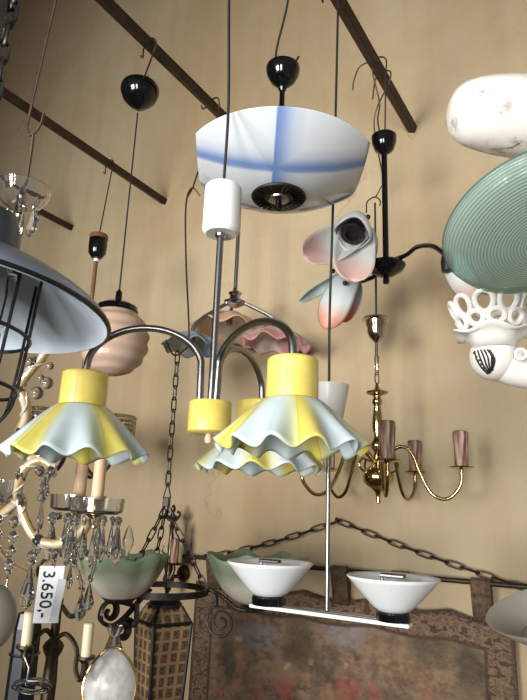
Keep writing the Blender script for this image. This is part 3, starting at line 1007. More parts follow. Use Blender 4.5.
MB().tube([o + Vector((0.005, 0, 0.02)), Q(406, 255, 1.96), Q(417, 247, 1.9), Q(432, 246, 1.8), Q(445, 254, 1.72)], 2.3 * k, 8, 6).build('arm', M['black'], t)
MB().tube([o + Vector((-0.01, 0, 0.01)), Q(373, 262, 1.99), Q(371, 245, 1.97), Q(366, 233, 1.96), Q(361, 226, 1.95), Q(356, 222, 1.95)], 2.3 * k, 8, 6).build('arm', M['black'], t)
MB().tube([o + Vector((-0.01, 0.02, 0.0)), Q(371, 278, 2.06), Q(362, 281, 2.1), Q(350, 281, 2.1)], 2.3 * k, 8, 6).build('arm', M['black'], t)


def lily_petal(base, tip, width, bulge, curl=0.0, wide=0.62, nseg=18):
    """one cupped petal from base to tip; bulge: direction the middle bows towards"""
    base, tip, bulge = Vector(base), Vector(tip), Vector(bulge)
    ax = tip - base
    sd = ax.cross(bulge).normalized()
    bl = bulge.normalized()
    rows = []
    for i in range(nseg + 1):
        v = i / nseg
        w = width * max(0.04, math.sqrt(max(0.0, 1 - ((v - 0.58) / (0.86 if v < 0.58 else 0.425)) ** 2)))
        row = []
        for j in range(13):
            s_ = -1 + 2 * j / 12
            p = base + ax * v + sd * (w * s_) + bl * (bulge.length * math.sin(PI * v) * 1.0 - abs(s_) ** 2 * w * 0.55 + curl * max(0, v - 0.6) ** 2)
            row.append(p)
        rows.append(row)
    return MB().grid(rows)


tc = (CAM - Q(345, 240, 1.95)).normalized()
rt, up_ = RM @ Vector((1, 0, 0)), RM @ Vector((0, 1, 0))
# upper flower, mouth open towards the viewer: three petals and a dark socket
fb = Q(357, 224, 1.95)
fl = lily_petal(Q(362, 226, 1.96), Q(304, 258, 1.88), 0.060, -up_ * 0.012 - tc * 0.045).build('petal', M['lilypink'], t, solidify=0.003)
fl = lily_petal(Q(357, 226, 1.97), Q(352, 281, 1.86), 0.068, -tc * 0.05 - rt * 0.004).build('petal', M['lilypink'], t, solidify=0.003)
fl = lily_petal(Q(360, 222, 1.98), Q(374, 262, 2.0), 0.045, rt * 0.03 + up_ * 0.02).build('petal', M['lilypink'], t, solidify=0.003)
od = (tc * 0.72 - up_ * 0.62 - rt * 0.22).normalized()
hrot = od.to_track_quat('Z', 'Y').to_matrix()
hc_ = Q(354, 229, 1.93)
hood = MB().lathe(hc_, [(0.001, -0.05), (0.026, -0.045), (0.046, -0.028), (0.058, 0.0), (0.060, 0.02), (0.057, 0.03)], 32, hrot, mod=lambda a, v, r, h: (r, h + 0.012 * v * math.cos(3 * a)))
hood.build('flower_throat', M['opalwhite'], t, solidify=0.003)
sk = MB()
sc0 = hc_ + od * 0.02
sk.lathe(sc0, [(0.018, -0.05), (0.030, -0.03), (0.034, 0.0), (0.033, 0.012), (0.022, 0.014), (0.02, 0.0), (0.001, -0.004)], 28, hrot)
sk.ring(sc0 + od * 0.008, 0.033, 0.006, hrot, 24, 6)
sk.build('lamp_socket', M['blackmat'], t)
# lower flower, seen from the side, petals hanging down-left
lily_petal(Q(349, 272, 2.1), Q(300, 301, 2.08), 0.022, up_ * 0.006 - tc * 0.01).build('petal', M['lilygrey'], t, solidify=0.003)
lily_petal(Q(350, 270, 2.08), Q(325, 329, 2.02), 0.056, tc * 0.03 - rt * 0.012).build('petal', M['lilyred'], t, solidify=0.003)
lily_petal(Q(352, 272, 2.12), Q(345, 322, 2.12), 0.046, -tc * 0.03 + rt * 0.02).build('petal', M['lilyred'], t, solidify=0.003)
for (px, py, d) in ((333, 271, 2.03), (345, 283, 2.03), (368, 217, 1.93)):
    MB().ball(Q(px, py, d), 0.0085, 10).build('fixing_nut', M['blackmat'], t)
mm = MB()
mm.lathe(Q(447, 262, 1.72), [(0.001, -0.03), (0.016, -0.028), (0.018, 0.0), (0.012, 0.03)], 16)
mm.build('lamp_socket', M['blackmat'], t)
lily_petal(Q(449, 258, 1.73), Q(475, 300, 1.72), 0.04, tc * 0.02 - rt * 0.01).build('petal', M['lilypink'], t, solidify=0.003)
lily_petal(Q(452, 258, 1.76), Q(497, 290, 1.78), 0.04, tc * 0.02 + up_ * 0.01).build('petal', M['lilypink'], t, solidify=0.003)
# ---------------------------------------------------------------- chrome lamp with three mottled flower shades
A = Ax(235, 298, 2.4)
t = thing('flower_pendant_lamp', 'chrome lamp with blue, orange and pink mottled flower shades close to the wall', 'pendant lamp', A.pt(300))
k = A.r(1)
hub = A.pt(300)
lat('hub', M['chrome'], t, hub, [(0.001, -8 * k), (5 * k, -7 * k), (10 * k, -4 * k), (11 * k, -2 * k), (6 * k, 0), (5 * k, 4 * k), (7 * k, 7 * k), (3 * k, 10 * k), (2.4 * k, 12 * k)], 28)
tub('rod', M['steel'], t, [hub + Vector((0, 0, 8 * k)), A.pt(205)], 2 * k, 12)
tub('cord', M['cord'], t, [A.pt(206), A.pt(160), Vector((RODX[2].x - 0.03, A.y, RODX[2].z - 0.05)), Vector((RODX[2].x - 0.03, A.y, RODX[2].z)), Vector((RODX[2].x, A.y, RODX[2].z + 0.03)), Vector((RODX[2].x + 0.03, A.y, RODX[2].z)), Vector((RODX[2].x + 0.02, A.y, RODX[2].z - 0.05))], 0.003, 6, 4)


def flower(c, R_, mat, tilt, ph, n=7):
    prof = []
    for j in range(15):
        v = j / 14
        prof.append((0.012 + (R_ - 0.012) * v ** 0.8, -R_ * 0.52 * v ** 1.7))
    rot = tilt.to_track_quat('Z', 'Y').to_matrix()
    return MB().lathe(c, prof, 84, rot, mod=lambda t_, v, r, h: (r * (1 + 0.05 * v * v * math.cos(n * t_ + ph)), h + 0.10 * R_ * v * v * math.cos(n * t_ + ph + 0.8)))


for (px, py, d, hw, mat, tl, ph, ex, ey) in ((192, 334, 2.34, 28, 'flowblue', Vector((-0.05, 0.05, 1)), 0.4, 205, 318), (230, 315, 2.52, 37, 'floworange', Vector((0.0, 0.12, 1)), 1.2, 215, 303), (277, 329, 2.36, 33, 'flowpink', Vector((0.03, 0.05, 1)), 2.3, 273, 313)):
    c = Q(px, py, d)
    MB().tube([hub + Vector((0, 0, 1 * k)), hub.lerp(c, 0.5) + Vector((0, 0, (6 if px != 230 else 2) * k)), hub.lerp(c, 0.88) + Vector((0, 0, 8 * k if px != 230 else 3 * k)), c + Vector((0, 0, 3 * k)), c + Vector((0, 0, -3 * k))], 1.9 * k, 8, 6).build('arm', M['steel'], t)
    flower(c, hw * d / F, M[mat], tl, ph).build('flower_shade', M[mat], t, origin=c, solidify=0.003)
    lat('lamp_socket', M['steel'], t, c, [(0.001, -0.045), (0.013, -0.045), (0.014, -0.002), (0.01, 0.006)], 16)

# ---------------------------------------------------------------- wrought-iron ring chandelier with ruffled green bowls
A = Ax(160, 590, 1.95)
t = thing('iron_ring_chandelier', 'wrought iron ring chandelier on chains with scroll arms and ruffled green glass bowls', 'chandelier', A.pt(590))
k = A.r(1)
rc = A.pt(590)
blk = Vector((A.x, A.y, A.z(502)))
m = MB()
rows = []
m.lathe(rc, [(46.5 * k, -3 * k), (48.5 * k, -3 * k), (48.5 * k, 3 * k), (46.5 * k, 3 * k), (46.5 * k, -3 * k)], 64)
m.build('ring', M['ironblack'], t)
m = MB()
m.box(blk, (0.022, 0.022, 0.032), Matrix.Rotation(0.4, 3, 'Z'))
m.build('chain_block', M['ironblack'], t, smooth=False, bevel=0.003)
for a in (22, 142, 262):
    e = Vector((math.cos(math.radians(a)), math.sin(math.radians(a)), 0))
    MB().chain(blk + Vector((0, 0, -0.014)), rc + e * 47 * k + Vector((0, 0, 4 * k)), 0.040, 0.0085, 0.0026).build('chain', M['ironblack'], t)
m = MB()
m.tube([blk + Vector((-0.016, 0, 0.014)), blk + Vector((0, 0, 0.065)), blk + Vector((0.016, 0, 0.014))], 0.0028, 6)
m.build('shackle', M['ironblack'], t)
topc = Vector((A.x, A.y, A.z(352)))
MB().chain(blk + Vector((0, 0, 0.055)), topc, 0.044, 0.009, 0.0026).build('hanging_chain', M['ironblack'], t)
pb_ = onrod(2, 212)
hk = MB()
hk.tube([topc + Vector((-0.06, 0, 0.05)), topc + Vector((-0.02, 0, -0.008)), topc + Vector((0.02, 0, 0.0)), topc + Vector((0.045, 0, 0.05)), Q(186, 260, 2.05), Q(186, 205, 2.1), Q(192, 188, 2.15), Q(200, 196, 2.15)], 0.0032, 6, 6)
hk.tube([Q(186, 200, 2.14), Q(193, 187, 2.15), Q(196, 178, 2.17), pb_ + Vector((0.03, 0, -0.06)), pb_ + Vector((0.03, 0, 0.02)), pb_ + Vector((0, 0, 0.03)), pb_ + Vector((-0.04, 0, 0.0)), pb_ + Vector((-0.055, 0, 0.02))], 0.0032, 6, 6)
hk.build('hook_wire', M['wire'], t)


def spiral(c, u_, v_, r0, r1, turns, n=26, a0=0.0):
    return [c + u_ * (math.cos(a0 + 2 * PI * turns * i / n) * (r0 + (r1 - r0) * i / n)) + v_ * (math.sin(a0 + 2 * PI * turns * i / n) * (r0 + (r1 - r0) * i / n)) for i in range(n + 1)]


# left arm: forged strap running out to two scrolls under the bowl
Bl = Q(122, 571, 1.78)
a0 = Q(150, 598, 1.9)
sx = (Q(100, 612, 1.74) - a0)
sx.z = 0
sx.normalize()
zz = Vector((0, 0, 1))
c1 = Q(110, 612, 1.76)
kk = depth(c1) / F
MB().tube([Q(150, 589, 1.9), Q(138, 602, 1.86), Q(124, 618, 1.81), Q(112, 626, 1.78), Q(102, 622, 1.76)] + spiral(c1, sx, zz, 13 * kk, 3.5 * kk, 1.25, 24, -0.9)[2:], (4.2 * kk * 0.5, 4.2 * kk), 6, 3, flat=sx).build('scroll_arm', M['ironblack'], t)
c2 = Q(124, 630, 1.8)
MB().tube([Q(137, 604, 1.83), Q(136, 622, 1.82)] + spiral(c2, -sx, zz, 11 * kk, 3 * kk, 1.4, 26, 0.2)[1:], (2.2 * kk, 4 * kk), 6, 3, flat=sx).build('scroll', M['ironblack'], t)
lat('bowl_seat', M['ironblack'], t, Bl - Vector((0, 0, 26 * kk)), [(0.001, -5 * kk), (12 * kk, -4 * kk), (18 * kk, 1 * kk), (18 * kk, 3 * kk), (0.001, 0)], 28)
MB().tube([Bl - Vector((0, 0, 28 * kk)), Q(131, 604, 1.8)], 3 * kk, 6).build('bracket', M['ironblack'], t)


def green_bowl(c, R_, h, ph, name='ruffled_bowl'):
    prof = []
    for j in range(17):
        v = j / 16
        prof.append((0.02 + (R_ - 0.02) * (math.sin(v * PI / 2) ** 0.8 * 0.82 + 0.18 * v ** 2), h * (v ** 1.5)))
    b = lat(name, M['greenglass'], t, c, prof, 96, solidify=0.0035, mod=lambda a, v, r, h: (r + v ** 2.4 * (0.008 * math.cos(7 * a + ph) + 0.004 * math.cos(11 * a)), h + v ** 2.4 * (0.008 * math.cos(7 * a + ph + 0.6) + 0.004 * math.cos(5 * a))))
    return b


bowl = green_bowl(Bl - Vector((0, 0, 27 * kk)), 44 * kk, 44 * kk, 0.3)
# candle bulb in the bowl
bo = Bl + Vector((0, 0, 2 * kk))
lat('bulb', M['clearglobe'], t, Q(127, 553, 1.78), [(0.006, -0.03), (0.006, 0), (5.5 * kk, 8 * kk), (5.8 * kk, 13 * kk), (3.5 * kk, 21 * kk), (1.2 * kk, 26 * kk), (0.0005, 27.5 * kk)], 20)
# right arm with thin scroll and bowl
Br = Q(256, 575, 1.86)
kr = 1.86 / F
e2 = Br - rc
e2.z = 0
e2.normalize()
MB().tube([rc + e2 * 47 * k, Q(210, 590, 1.94), Q(224, 598, 1.91), Q(238, 609, 1.88), Q(254, 611, 1.86)], 2.2 * kr, 8, 6).build('arm', M['ironblack'], t)
c3 = Q(221, 622, 1.92)
MB().tube([Q(206, 588, 1.94)] + [Q(216, 594, 1.93)] + spiral(c3, e2, zz, 17 * kr, 3 * kr, 2.0, 40, 1.9), 1.3 * kr, 6, 2).build('thin_scroll', M['ironblack'], t)
lat('bowl_seat', M['ironblack'], t, Br - Vector((0, 0, 30 * kr)), [(0.001, -4 * kr), (10 * kr, -3 * kr), (15 * kr, 1 * kr), (0.001, 2 * kr)], 24)
green_bowl(Br - Vector((0, 0, 27 * kr)), 49 * kr, 45 * kr, 1.4)

# ---------------------------------------------------------------- square lantern under the ring
A = Ax(163, 628, 1.95)
t = thing('square_lantern', 'dark square tapering lantern with pierced tan panels below the iron ring', 'lantern', A.pt(660))
k = A.r(1)
o = A.pt(621)
N = 4
yawc = math.atan2(A.x, A.y)
ph0 = math.atan2(-A.y, -A.x) + math.radians(27 - 45)


def hexp(r, h, i):
    a = ph0 + 2 * PI * i / N
    return o + Vector((r * math.cos(a), r * math.sin(a), h))


Rt, Rb, Ht = 29 * k, 20 * k, 128 * k
fr = MB()
for i in range(N):
    fr.tube([hexp(Rt, 0, i), hexp(Rb, -Ht, i)], 1.9 * k, 6)
    fr.tube([hexp(Rt, 0, i), hexp(18 * k, 15 * k, i)], 1.5 * k, 6)
    fr.tube([hexp(Rt, 0, i), hexp(Rt, 0, i + 1)], 1.7 * k, 6)
    fr.tube([hexp(Rb, -Ht, i), hexp(Rb, -Ht, i + 1)], 2 * k, 6)
fr.build('frame', M['ironblack'], t)
for i in range(N):
    MB().add([hexp(Rt, -2 * k, i), hexp(Rt, -2 * k, i + 1), hexp(Rb, -Ht, i + 1), hexp(Rb, -Ht, i)], [[0, 3, 2, 1]], [[(0, 1), (0, 0), (1, 0), (1, 1)]]).build('side_panel', M['panel'], t, solidify=0.003, smooth=False)
    MB().add([hexp(Rt, 0.5 * k, i), hexp(Rt, 0.5 * k, i + 1), hexp(18 * k, 15 * k, i + 1), hexp(18 * k, 15 * k, i)], [[0, 1, 2, 3]], [[(0, 0.5), (1, 0.5), (.8, 0.62), (.2, 0.62)]]).build('roof_panel', M['panel'], t, solidify=0.003, smooth=False)
lat('collar', M['ironblack'], t, o, [(0.001, 10 * k), (17 * k, 13 * k), (17.5 * k, 17 * k), (15 * k, 18 * k), (17 * k, 24 * k), (0.001, 24 * k)], 30)
MB().tube([o + Vector((0, 0, 22 * k)), o + Vector((0, 0, 48 * k)), Vector((o.x, o.y, blk.z - 0.02))], 0.0025, 6).build('hanging_wire', M['wire'], t)

# ---------------------------------------------------------------- bronze wall sconce behind the chains
p = onwall(170, 558, 0.10)
d = depth(p)
A = Ax(170, 558, d)
k = A.r(1)
t = thing('finial_wall_sconce', 'bronze wall sconce with leafy finial and candle, seen through the chandelier chains', 'wall lamp', p)
col = [(0.5, 52), (2, 50), (2.6, 47), (1.2, 44), (2, 42), (6, 40), (3, 37), (2, 34), (3.6, 31), (2.4, 28), (2.6, 18), (3.2, 10), (2.6, 4), (5, -2), (5.5, -8), (4, -14), (6, -20), (3, -30), (0.5, -34)]
lat('column', M['bronze'], t, p, [(r * k, h * k) for r, h in col][::-1], 20)
mm = MB()
for s_ in (-1, 1):
    mm.tube([p + rt * (1 * k * s_) + zz * 36 * k, p + rt * (5 * k * s_) + zz * 38 * k, p + rt * (7 * k * s_) + zz * 43 * k, p + rt * (4 * k * s_) + zz * 45 * k], 1.4 * k, 6, 5)
mm.build('finial_leaf', M['bronze'], t)
MB().tube([p + zz * -16 * k, p + rt * 5 * k + zz * -20 * k - Vector((0, 0.03, 0)), p + rt * 9 * k + zz * -12 * k - Vector((0, 0.03, 0)), p + rt * 9 * k + zz * -6 * k - Vector((0, 0.03, 0))], 1.5 * k, 8, 6).build('arm', M['bronze'], t)
MB().tube([p + zz * 0 * k, p - rt * 6 * k + zz * 4 * k, p - rt * 9 * k + zz * 8 * k, p - rt * 7 * k + zz * 12 * k], 1.1 * k, 8, 6).build('scroll', M['bronze'], t)
cc = p + rt * 9 * k + zz * -6 * k - Vector((0, 0.03, 0))
lat('drip_pan', M['bronze'], t, cc, [(0.001, -1 * k), (7 * k, 0), (8 * k, 2 * k), (0.001, 1 * k)], 20)
lat('candle', M['umber'], t, cc, [(3.5 * k, 1 * k), (4 * k, 3 * k), (4 * k, 24 * k), (3 * k, 25 * k), (0.001, 24 * k)], 18)
lat('bulb', M['clearglobe'], t, cc + zz * 25 * k, [(2 * k, -1 * k), (3.4 * k, 6 * k), (2.4 * k, 12 * k), (0.001, 17 * k)], 16)
m = MB()
m.tube([p + zz * -18 * k, Vector((p.x, W, p.z - 18 * k))], 2 * k, 8)
m.lathe(Vector((p.x, W - 0.004, p.z - 16 * k)), [(0.001, 0.008), (0.03, 0.006), (0.035, -0.004)], 20, Matrix.Rotation(PI / 2, 3, 'X'))
m.build('wall_plate', M['bronze'], t)

# ---------------------------------------------------------------- woven picture cloth on its rod
zr_l, zr_r = onwall(270, 563, 0.05), onwall(527, 588, 0.05)
zrod = (zr_l.z + zr_r.z) / 2
t = thing('tapestry_rod', 'thin dark rod on the wall from which the tapestry hangs', 'rod', Vector((TX0, W - 0.05, zrod)))
MB().tube([Vector((TX0 - 0.06, W - 0.05, zrod)), Vector((TX1 + 0.25, W - 0.05, zrod))], 0.0085, 10).build('rod', M['iron'], t)
for x in (TX0 - 0.03, TX1 + 0.2):
    MB().tube([Vector((x, W + 0.005, zrod - 0.01)), Vector((x, W - 0.05, zrod - 0.01)), Vector((x, W - 0.062, zrod + 0.008))], 0.005, 6).build('bracket', M['iron'], t)
t = thing('tapestry', 'brown woven tapestry of figures and trees hanging from a rod on the wall', 'tapestry', Vector((TX0, W - 0.03, TZ0)))
m = MB()
nx, nz = 90, 40
rows = []
for j in range(nz + 1):
    v = j / nz
    row = []
    for i in range(nx + 1):
        u_ = i / nx
        sag = 0.020 * abs(math.sin(PI * (u_ * 4.6 + 0.15))) * v ** 6
        row.append(Vector((TX0 + (TX1 - TX0) * u_, W - 0.035 + 0.008 * math.sin(u_ * 21 + v) * (0.4 + 0.6 * v), TZ0 + (TZ1 - TZ0) * v - 0.028 * u_ ** 8 * v - sag)))
    rows.append(row)
m.grid(rows)
m.build('cloth', M['tapestry'], t, solidify=0.004)
for px in (213, 340, 401, 481):
    x = onwall(px, 585, 0.05).x
    m = MB()
    hw = 0.031
    zb_ = TZ1 - 0.035
    path = [Vector((0, W - 0.040, zb_)), Vector((0, W - 0.064, zrod - 0.01)), Vector((0, W - 0.064, zrod + 0.006)), Vector((0, W - 0.05, zrod + 0.013)), Vector((0, W - 0.037, zrod + 0.006)), Vector((0, W - 0.03, zb_))]
    m.grid([[q + Vector((x - hw, 0, 0)), q + Vector((x - hw / 3, 0, 0)), q + Vector((x + hw / 3, 0, 0)), q + Vector((x + hw, 0, 0))] for q in path])
    m.build('hanging_tab', M['tab'], t, solidify=0.004)

# ---------------------------------------------------------------- chain swag on the wall
p0, p1, p2 = onwall(338, 521, 0.03), onwall(207, 557, 0.03), onwall(545, 594, 0.03)
t = thing('wall_chain', 'dark iron chain draped from a nail in two sloping runs above the tapestry', 'chain', p0)


def swag(a, b, n, sag):
    m = MB()
    pts = [a.lerp(b, i / n) - Vector((0, 0, sag * math.sin(PI * i / n))) for i in range(n + 1)]
    for i in range(n):
        e = (pts[i + 1] - pts[i]) * 0.12
        m.link(pts[i] - e, pts[i + 1] + e, 0.0092, 0.003, 0.5 + (PI / 2 if i % 2 else 0))
    return m


swag(p0, p1, 11, 0.012).build('chain_run', M['iron'], t)
swag(p0, p2, 14, 0.01).build('chain_run', M['iron'], t)
m = MB()
for q in (p0, p1, p2):
    m.tube([q + Vector((0, -0.012, 0.006)), q + Vector((0, 0.05, 0.0))], 0.004, 6)
    m.ball(q + Vector((0, -0.012, 0.006)), 0.008, 8)
m.build('nail', M['iron'], t)
# ---------------------------------------------------------------- crystal chandelier at left
D0 = 1.44


def Qc(px, py, d):
    return Q(px, py, d + (0.16 if d != D0 else 0))


A = Ax(22, 200, D0)
t = thing('crystal_chandelier', 'gilt and crystal chandelier with glass drops, twisted glass arms and two candles', 'chandelier', A.pt(400))
k = D0 / F
o = A.pt(196)
ko = A.r(1, 196)
lat('top_dish', M['crystal'], t, o, [(0.006, -14 * ko), (10 * ko, -15 * ko), (17 * ko, -11 * ko), (23 * ko, -3 * ko), (26.5 * ko, 9 * ko), (25.8 * ko, 9 * ko), (22 * ko, -2 * ko), (16 * ko, -9.5 * ko), (9 * ko, -13 * ko), (0.006, -12.5 * ko)], 40,
    mod=lambda t_, v, r, h: (r * (1 + 0.02 * math.cos(12 * t_)), h))
lat('stem', M['nickel'], t, o, [(0.001, -30 * ko), (3 * ko, -28 * ko), (5 * ko, -22 * ko), (3 * ko, -18 * ko), (6 * ko, -13 * ko), (4 * ko, -6 * ko), (5.5 * ko, -2 * ko), (2 * ko, 4 * ko), (2 * ko, 10 * ko)], 20)
tub('stem_rod', M['gold'], t, [o + zz * (-28 * ko), A.pt(560)], 3 * k, 10)
hk = MB()
hk.tube([o + zz * 8 * ko, o + zz * 20 * ko + rt * 2 * ko, Qc(33, 140, D0), Qc(32, 134, D0), Qc(29, 136, D0)], 0.0034, 6, 5)
hk.tube([Qc(44, 113, D0), Qc(41, 124, D0), Qc(36, 132, D0), Qc(31, 134, D0), Qc(27, 128, D0), Qc(30, 112, D0), Qc(43, 55, D0), Qc(57, -5, D0), Qc(70, -60, D0)], 0.0032, 6, 6)
hk.build('hook_wire', M['wire'], t)


def drop(c, L, w, mat='crystal', name='crystal_drop', flat=0.55, yawd=0.0):
    """faceted almond drop hanging from c"""
    m = MB()
    rot = Matrix.Rotation(yawd, 3, 'Z') @ Matrix.Diagonal((1, flat, 1))
    m.lathe(c, [(0.0004, 0), (w * 0.25, -L * 0.12), (w * 0.6, -L * 0.42), (w, -L * 0.70), (w * 0.65, -L * 0.90), (0.0004, -L)], 8, rot)
    m.ball(c + Vector((0, 0, w * 0.32)), w * 0.42, 8)
    return m.build(name, M[mat], t, smooth=False)


def bead(m, c, r):
    m.lathe(c, [(0.0004, -r), (r * 0.62, -r * 0.72), (r, 0), (r * 0.62, r * 0.72), (0.0004, r)], 8, Matrix.Diagonal((1, 0.7, 1)))


for (px, py, L, w, dd) in ((8, 211, 20, 5, -0.03), (24, 208, 32, 5, -0.05), (34, 209, 30, 6, -0.04), (-6, 208, 26, 5, 0), (38, 205, 22, 5, 0.05), (14, 205, 22, 5, 0.06)):
    drop(Qc(px, py, D0 - 0.16 + dd), L * ko, w * ko, yawd=random.uniform(-.5, .8))
# arms and scrolls of twisted gilt glass, reaching out from the stem
hubp = A.pt(520)


def gl(pts, r=4.6, name='glass_arm'):
    pp = [Qc(*p) for p in pts]
    m = MB()
    cp = catmull(pp, 8)
    m.tube(cp, r * k, 10)
    ob = m.build(name, M['gilt'], t)
    m2 = MB()                                                   # clear twist wound round the arm
    L = 0
    tw = []
    for i in range(len(cp) - 1):
        L += (cp[i + 1] - cp[i]).length
        tg = (cp[i + 1] - cp[i]).normalized()
        n1 = tg.orthogonal().normalized()
        n1 = (zz.cross(tg) if abs(tg.z) < 0.95 else rt).normalized()
        n2 = tg.cross(n1)
        tw.append(cp[i] + (n1 * math.cos(L / k * 0.2) + n2 * math.sin(L / k * 0.2)) * r * k * 0.95)
    m2.tube(tw, r * k * 0.26, 6)
    m2.build('clear_twist', M['twist'], ob)
    return ob


def rosette(px, py, d, r=6):
    m = MB()
    c = Qc(px, py, d)
    rot = (CAM - c).to_track_quat('Z', 'Y').to_matrix()
    m.lathe(c, [(0.0004, 0.006), (r * k * 0.4, 0.006), (r * k, 0.001), (r * k * 0.9, -0.003), (0.0004, -0.003)], 16, rot, mod=lambda a, v, r_, h: (r_ * (1 + 0.18 * math.cos(6 * a)), h))
    m.ball(c + rot @ Vector((0, 0, 0.007)), r * k * 0.3, 8)
    m.build('glass_rosette', M['crystal'], t)


gl([(52, 343, 1.27), (40, 360, 1.26), (28, 374, 1.25), (18, 388, 1.25)])
gl([(18, 388, 1.25), (25, 402, 1.25), (26, 416, 1.26), (20, 430, 1.27)], 5)
gl([(20, 430, 1.27), (34, 424, 1.28), (48, 412, 1.29)], 3)
gl([(20, 447, 1.27), (28, 456, 1.26), (40, 456, 1.25), (50, 452, 1.25)], 4.2)
gl([(54, 470, 1.24), (47, 463, 1.24), (38, 461, 1.24), (26, 468, 1.24), (20, 480, 1.24), (18, 495, 1.25), (20, 500, 1.25)], 4.6)
gl([(20, 500, 1.25), (25, 520, 1.24), (36, 538, 1.23), (52, 544, 1.22), (68, 541, 1.21), (82, 532, 1.2), (90, 516, 1.2)], 4.8)
gl([(-8, 522, 1.3), (2, 514, 1.29), (12, 506, 1.27), (20, 500, 1.25)], 4.8)
gl([(-30, 520, 1.36), (-12, 535, 1.34), (10, 560, 1.40), (36, 575, 1.46)], 3.5)
for r_ in ((17, 390, 1.24), (21, 432, 1.26), (20, 500, 1.235), (21, 474, 1.235), (38, 541, 1.22), (52, 472, 1.23), (33, 362, 1.25), (68, 540, 1.2)):
    rosette(*r_)
# small cups and beads at the stem
lat('glass_cup', M['crystal'], t, Qc(5, 492, 1.3), [(0.001, -14 * k), (8 * k, -12 * k), (13 * k, 0), (14 * k, 12 * k), (12.5 * k, 12 * k), (11 * k, 0), (0.001, -10 * k)], 24)
# glass balls
for (px, py, r) in ((47, 383, 6.2), (37, 393, 6.5), (50, 366, 4), (41, 378, 3.5), (30, 362, 4.5)):
    MB().ball(Qc(px, py, 1.25), r * k, 16).build('glass_ball', M['crystal'], t)
# bead strings with drops
for (pts, L, w) in (([(14, 522), (13, 537), (11, 551), (9, 565)], 34, 6), ([(37, 548), (32, 556)], 36, 8), ([(44, 488)], 30, 5.5), ([(53, 518)], 20, 4), ([(54, 546), (54, 553)], 12, 5), ([(70, 546), (72, 556)], 20, 5),
                    ([(-2, 520), (-3, 534), (-4, 548)], 30, 6), ([(40, 470), (44, 478)], 14, 4), ([(49, 472)], 14, 4)):
    m = MB()
    for (px, py) in pts:
        bead(m, Qc(px, py, 1.24), 6 * k)
    if len(pts) > 1:
        m.tube([Qc(px, py, 1.24) for px, py in pts], 0.0008, 4)
    m.build('bead_string', M['crystal'], t, smooth=False)
    lx, ly = pts[-1]
    drop(Qc(lx - 1, ly + 9, 1.24), L * 1.12 * k, w * 1.25 * k, yawd=random.uniform(-.6, .6))
# twisted glass spikes
for (pts) in ([(73, 560), (80, 578), (82, 592)], [(97, 548), (95, 562), (90, 582)]):
    cp = catmull([Qc(x, y, 1.22) for x, y in pts], 10)
    m = MB()
    m.tube(cp, lambda q: (0.0055 * (1 - 0.4 * q)), 8)
    tw = []
    for i, c in enumerate(cp):
        tw.append(c + rt * 0.006 * math.cos(i * 0.9) + (RM @ Vector((0, 0, 1))) * 0.006 * math.sin(i * 0.9))
    m.tube(tw, 0.0022, 6)
    m.ball(cp[0], 0.011, 10)
    m.build('twisted_spike', M['crystal'], t)
    drop(cp[-1], 26 * k, 6.5 * k, yawd=0.3)
# candles on fluted glass pans
for (px, py, d, cyt) in ((97, 500, 1.22, 460), (79, 497, 1.32, 462)):
    kk = d / F
    c = Qc(px, py, d)
    kk = (d + 0.16) / F
    cc = c + Vector((0, 0, -14 * kk))
    lat('glass_pan', M['crystal'], t, cc, [(0.006, 0), (22 * kk, 0.5 * kk), (26 * kk, 3 * kk), (27 * kk, 16 * kk), (25.5 * kk, 16 * kk), (24 * kk, 4 * kk), (0.006, 2 * kk)], 48, mod=lambda a, v, r, h: (r * (1 + 0.014 * math.cos(16 * a)), h))
    lat('candle', M['wax'], t, cc, [(6.2 * kk, 2 * kk), (6.2 * kk, 54 * kk), (5 * kk, 55 * kk), (0.001, 55 * kk)], 20)
    lat('candle_socket', M['gold'], t, cc, [(0.001, -14 * kk), (4 * kk, -12 * kk), (4 * kk, -2 * kk), (8 * kk, 0), (8 * kk, 3 * kk), (7 * kk, 13 * kk), (7.6 * kk, 14 * kk), (6.3 * kk, 14 * kk)], 20)
    bs = MB()
    for i in range(16):
        a = 2 * PI * i / 16
        e = Vector((math.cos(a), math.sin(a), 0))
        q = cc + e * 24 * kk + Vector((0, 0, -1 * kk))
        bead(bs, q + Vector((0, 0, -4 * kk)), 3.6 * kk)
        if d < 1.3 or i % 2:
            drop(q + Vector((0, 0, -9 * kk)), (26 + 6 * (i % 3)) * kk, 5.2 * kk, yawd=a)
    bs.build('bead_ring', M['crystal'], t, smooth=False)

# price card tied to the crystal chandelier
cp = Qc(49, 594, 1.19)
pn = (CAM - cp).normalized()
px_ = (RM @ Vector((1, 0, 0)))
px_ = (px_ - pn * px_.dot(pn)).normalized()
py_ = pn.cross(px_)
rot = Matrix((px_, py_, pn)).transposed()
kk = 1.35 / F
t = thing('hanging_price_tag', 'white price card marked 3.650,- hanging from the crystal chandelier', 'price tag', cp)
m = MB()
m.box(cp, (24 * kk, 53 * kk, 0.0012), rot)
m.build('card', M['paper'], t, smooth=False)
m = MB()
m.box(cp + rot @ Vector((9 * kk, -6 * kk, 0.0016)), (8 * kk, 40 * kk, 0.0006), rot @ Matrix.Rotation(-0.1, 3, 'Z'))
m.build('tape_strip', M['tape'], t, smooth=False)
cu = bpy.data.curves.new('price_text', 'FONT')
cu.body = '3.650,-'
cu.size = 16 * kk
cu.offset = 0.0001
cu.align_x, cu.align_y = 'CENTER', 'CENTER'
cu.extrude = 0.0002
tmp = bpy.data.objects.new('price_text_curve', cu)
COL.objects.link(tmp)
bpy.context.view_layer.update()
me = bpy.data.meshes.new_from_object(tmp.evaluated_get(bpy.context.evaluated_depsgraph_get()))
bpy.data.objects.remove(tmp)
bpy.data.curves.remove(cu)
me.name = 'price_text'
me.materials.clear()
